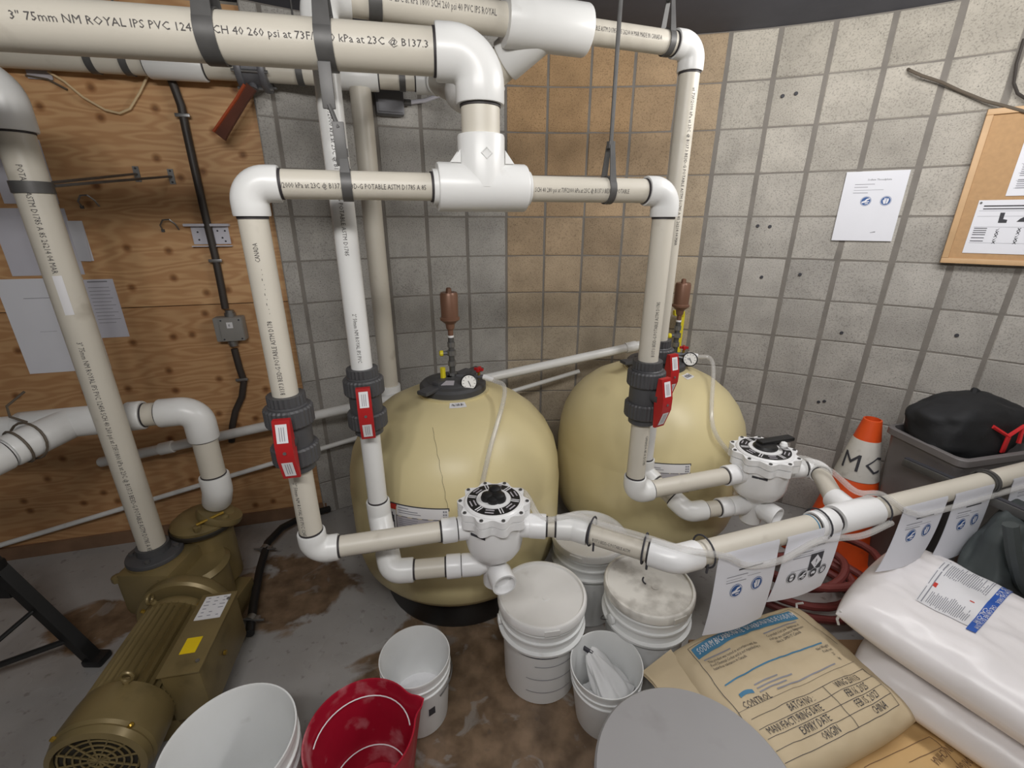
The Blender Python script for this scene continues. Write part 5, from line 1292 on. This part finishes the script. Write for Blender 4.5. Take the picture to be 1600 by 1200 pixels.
# paper folds at the sack's near-left end
fe = MB(); c_, ex_, ey_, ez_ = fr1
fe.grid(lambda a, b: c_-ex_*(.27+.10*a)+ey_*(.2-.36*b)+ez_*(.03-.06*a+.03*math.sin(b*7)*a), 6, 14)
fe.grid(lambda a, b: c_-ex_*(.37-.10*a)+ey_*(.2-.36*b)+ez_*(.03-.06*(1-a)-.012+.03*math.sin(b*7)*(1-a)), 6, 14).build('folded_end', 'kraft', k1)
MB().tube([top1(.93, .93), top1(.95, .97)+UP*.02, top1(.98, .9)+UP*.035], .004, 6).build('stitch_end', 'cloth_white', k1)
def uvpix(top, px, py):
    d = ray(px, py).normalized()
    def err(u, v): q = top(u, v)-C0; return (q-d*q.dot(d)).length
    bu, bv, st = 0, 0, .25
    best = min(((err(a/8, b/8), a/8, b/8) for a in range(-8, 9) for b in range(-8, 9)))
    for _ in range(24):
        best = min([best]+[(err(best[1]+a*st, best[2]+b*st), best[1]+a*st, best[2]+b*st) for a in (-1, 0, 1) for b in (-1, 0, 1)]); st *= .7
    return V((best[1], best[2]))
# second sack: upside-down print
f2 = sfn(top2); su, sv = -.35, -.25
for s, px, py in (('MADE IN CHINA', 1492, 1152), ('NO. ORIGIN', 1520, 1172)):
    q = uvpix(top2, px, py); text_on(MB(), s, .026, tfn(f2, q.x, q.y), sx=.7).build('printed_text', 'wood_block', k2, smooth=0)
for p_, q_ in (((1350, 1200), (1452, 1152)), ((1452, 1152), (1500, 1200)), ((1420, 1192), (1472, 1168))):
    u, v = uvpix(top2, *p_), uvpix(top2, *q_); w = (v-u).normalized(); w = V((-w.y, w.x))*.006
    MB().grid(lambda a, b: f2(*(u.lerp(v, a)+w*(b-.5))), 12, 1).build('table_rule', 'wood_block', k2)
# label on the white sack: laid across, lettering runs down the sack
q00, q10, q11, q01 = uvpix(topw1, 1430, 938), uvpix(topw1, 1526, 986), uvpix(topw1, 1590, 914), uvpix(topw1, 1478, 876)
def lab(a, b, l):
    q = (q00*(1-a)+q10*a)*(1-b)+(q01*(1-a)+q11*a)*b; return topw1(q.x, q.y, l)
lb = MB().grid(lambda a, b: lab(a, b, .0024), 14, 14).build('printed_label', 'sticker', w1)
bs = MB().grid(lambda a, b: lab(.86+.15*a, -.06+1.12*b, .0036), 4, 16).build('blue_strip', 'label_blue', w1)
Lb = (lab(.9, 0, 0)-lab(.9, 1, 0)).length; La = (lab(0, .5, 0)-lab(1, .5, 0)).length
for s, a0, b0, ln_ in (('CALCIUM CHLORIDE', .94, 1.0, .42), ('25 KG', .875, .92, .2), ('CHLORURE DE CALCIUM', .94, .5, .48), ('CALCIUM', .875, .42, .3)):
    vs, fs = text_geo(s, .014); k = ln_*Lb/max(v[0] for v in vs)
    MB().add([lab(a0+b/La, b0-a*k/Lb, .005) for a, b in vs], fs).build('printed_text', 'sticker', bs, smooth=0)
rl = random.Random(11)
for b0, b1, nm in ((.62, .97, 'printed_lines'), (.03, .36, 'printed_lines')):
    mb = MB()
    for i in range(22):
        a = .14+.03*i; b_ = b0+(b1-b0)*rl.uniform(.0, .12); c_ = b1-(b1-b0)*rl.uniform(0, .25)*(1 if i < 16 else 2)
        mb.grid(lambda p, q: lab(a+.012*p, b_+(c_-b_)*q, .0032), 1, 5)
    mb.build(nm, 'ink_light', lb)
for a, w_ in ((.015, .012), (.075, .02)): MB().grid(lambda p, q: lab(a+w_*p, .02+.96*q, .0032), 1, 10).build('printed_rule', 'ink_light', lb)
MB().grid(lambda p, q: lab(.09+.06*p, .40+.07*q, .0032), 2, 2).build('red_mark', 'sticker_red', lb)
MB().grid(lambda p, q: lab(.66+.07*p, .40+.012*q, .0032), 2, 2).build('red_mark', 'sticker_red', lb)
# stitched end threads
MB().tube([topw1(-.97, .97), topw1(-.98, .98)-UP*.03, topw1(-.96, .96)-UP*.06], .004, 6).build('stitch_thread', 'cloth_white', w1)

# ================================================================== CONE, BIN, BAGS, HOSE
cx = pz(1364, 655, .75); CC = V((cx.x, cx.y, 0))
cn = thing('traffic_cone', 'orange traffic cone with a white collar lettered MC', 'cone', tuple(CC))
def cr(z): return .165+(.036-.165)*(z-.03)/.72
MB().box(CC+UP*.015, .36, .36, .03, (V((.8, .6, 0)), V((-.6, .8, 0)), UP), .01).build('base', 'cone_orange', cn)
MB().lathe([(cr(.03)+.01, .03), (cr(.05), .05), (cr(.75), .75), (cr(.75)-.006, .752), (cr(.75)-.008, .6)], CC, UP, 48, (False, True)).build('cone_body', 'cone_orange', cn)
MB().lathe([(cr(.46)+.001, .46), (cr(.46)+.002, .462), (cr(.655)+.002, .653), (cr(.655)+.001, .655)], CC, UP, 48, (False, False)).build('white_collar', 'cone_white', cn)
fa = math.atan2(-CC.x, CC.y)
def cfn(a, b):
    z = .51+b; rr = cr(z)+.005; th = a/rr; d = V((-CC.x, -CC.y, 0)).normalized(); s = V((-d.y, d.x, 0)); return CC+UP*z+(d*math.cos(th)+s*math.sin(th))*rr
text_on(MB(), 'M', .115, cfn, 'CENTER', -.036, 0, 1.0, .0, 4).build('letter', 'ink', cn, smooth=0)
text_on(MB(), 'C', .115, cfn, 'CENTER', .058, 0, 1.0, .0, 4).build('letter', 'ink', cn, smooth=0)

# grey bin
BZ = .76
F_ = pz(1507, 722, BZ); e1_ = V((.975, .22, 0)).normalized(); e2_ = V((-.13, .99, 0)).normalized()
bn = thing('grey_bin', 'tall grey plastic bin right of the cone holding a black bag', 'bin', (F_.x+.2, F_.y+.12, 0))
LB, DB = .52, .33
def rr_(z, ins, n=6, rad=.035):
    out = []
    for (cx_, cy_, a0) in ((0, 0, 180), (1, 0, 270), (1, 1, 0), (0, 1, 90)):
        for i in range(n+1):
            a = math.radians(a0+90*i/n)
            x = ins+rad if cx_ == 0 else LB-ins-rad; y = ins+rad if cy_ == 0 else DB-ins-rad
            out.append(V((F_.x, F_.y, z))+e1_*(x+rad*math.cos(a))+e2_*(y+rad*math.sin(a)))
    return out
MB().rings([rr_(0, .06), rr_(.005, .055), rr_(BZ-.03, .012), rr_(BZ-.03, 0), rr_(BZ-.004, 0), rr_(BZ, .004), rr_(BZ, .016), rr_(BZ-.03, .02), rr_(.05, .065)]).build('bin_body', 'bin_grey', bn, 30)
db = thing('duffel_bag', 'black fabric bag with red straps stuffed in the grey bin', 'bag', tuple(F_+e1_*.25+e2_*.17-UP*.2))
bc = F_+e1_*.25+e2_*.185+UP*.02
def blob(c, ax, sx, sy, sz, seed, amp=.12, n=32, p=.75):
    ex, ey, ez = ax; rs = []
    for i in range(1, n):
        ph = PI*i/n; row = []
        for j in range(n*2):
            th = PI*j/n; sg = lambda q: math.copysign(abs(q)**p, q)
            d = V((math.sin(ph)*math.cos(th), math.sin(ph)*math.sin(th), math.cos(ph)))
            k = 1+amp*mnoise.noise(d*1.7+V((seed, 0, 0)))+amp*.45*mnoise.noise(d*4+V((0, seed, 0)))
            row.append(V(c)+(ex*sg(d.x)*sx+ey*sg(d.y)*sy+ez*sg(d.z)*sz)*k)
        rs.append(row)
    return MB().rings(rs)
blob(bc+UP*.02-e1_*.02, (e1_, e2_, UP), .235, .135, .13, 3.3).build('bag_body', 'bag_black', db, 60)
q = bc+e1_*.0-e2_*.125+UP*.05
MB().tube([q-e1_*.07+UP*.03, q-e2_*.02-UP*.01, q+e1_*.05-e2_*.025+UP*.03, q+e1_*.055-e2_*.03-UP*.04], .008, 6).build('red_strap', 'red_strap', db)
MB().box(q-e2_*.022-UP*.045, .022, .008, .07, (e1_, e2_, UP), .003).build('red_strap', 'red_strap', db)
MB().box(bc+e1_*.2-e2_*.11+UP*.03, .03, .012, .09, (e1_, e2_, UP), .003).build('red_strap', 'red_strap', db)
MB().tube([bc+UP*.13-e1_*.02, bc+UP*.165+e1_*.02+e2_*.03, bc+UP*.14+e1_*.06+e2_*.02], .012, 6).build('handle', 'bag_black', db)
# dark plastic bag at the right edge under the clamp
tc_ = pY(1592, 830, 1.30)
tb = thing('plastic_bag', 'dark grey-green plastic bag at the right edge behind the white sacks', 'bag', (tc_.x, tc_.y, 0))
blob((tc_.x, tc_.y, .335), (V((.9, .4, 0)), V((-.4, .9, 0)), UP), .26, .09, .335, 8.1, .16).build('bag_body', 'tarp', tb, 60)
MB().tube(smooth_path([tc_+V((-.2, -.12, .12)), tc_+V((-.16, -.14, .0)), tc_+V((-.08, -.14, -.12)), tc_+V((.05, -.13, -.2))]), .02, 8).build('bag_fold', 'tarp', tb)
# coil of red hose on the floor near the cone
hc_ = thing('garden_hose', 'dull red hose coiled on the floor beneath the thick pipe', 'hose', tuple(pz(1270, 900, 0)))
cc = V((1.30, 1.60, 0))
pts = []
for i in range(110):
    a = i*.24; rr = .20+.05*math.sin(i*.07)+.02*math.sin(i*.31); pts.append(cc+V((math.cos(a)*rr*1.15, math.sin(a)*rr*.75, .02+.0019*i+.012*math.sin(i*.5))))
MB().tube(pts, .0165, 10).build('hose_coil', 'hose_red', hc_)
print('blocks', nb)
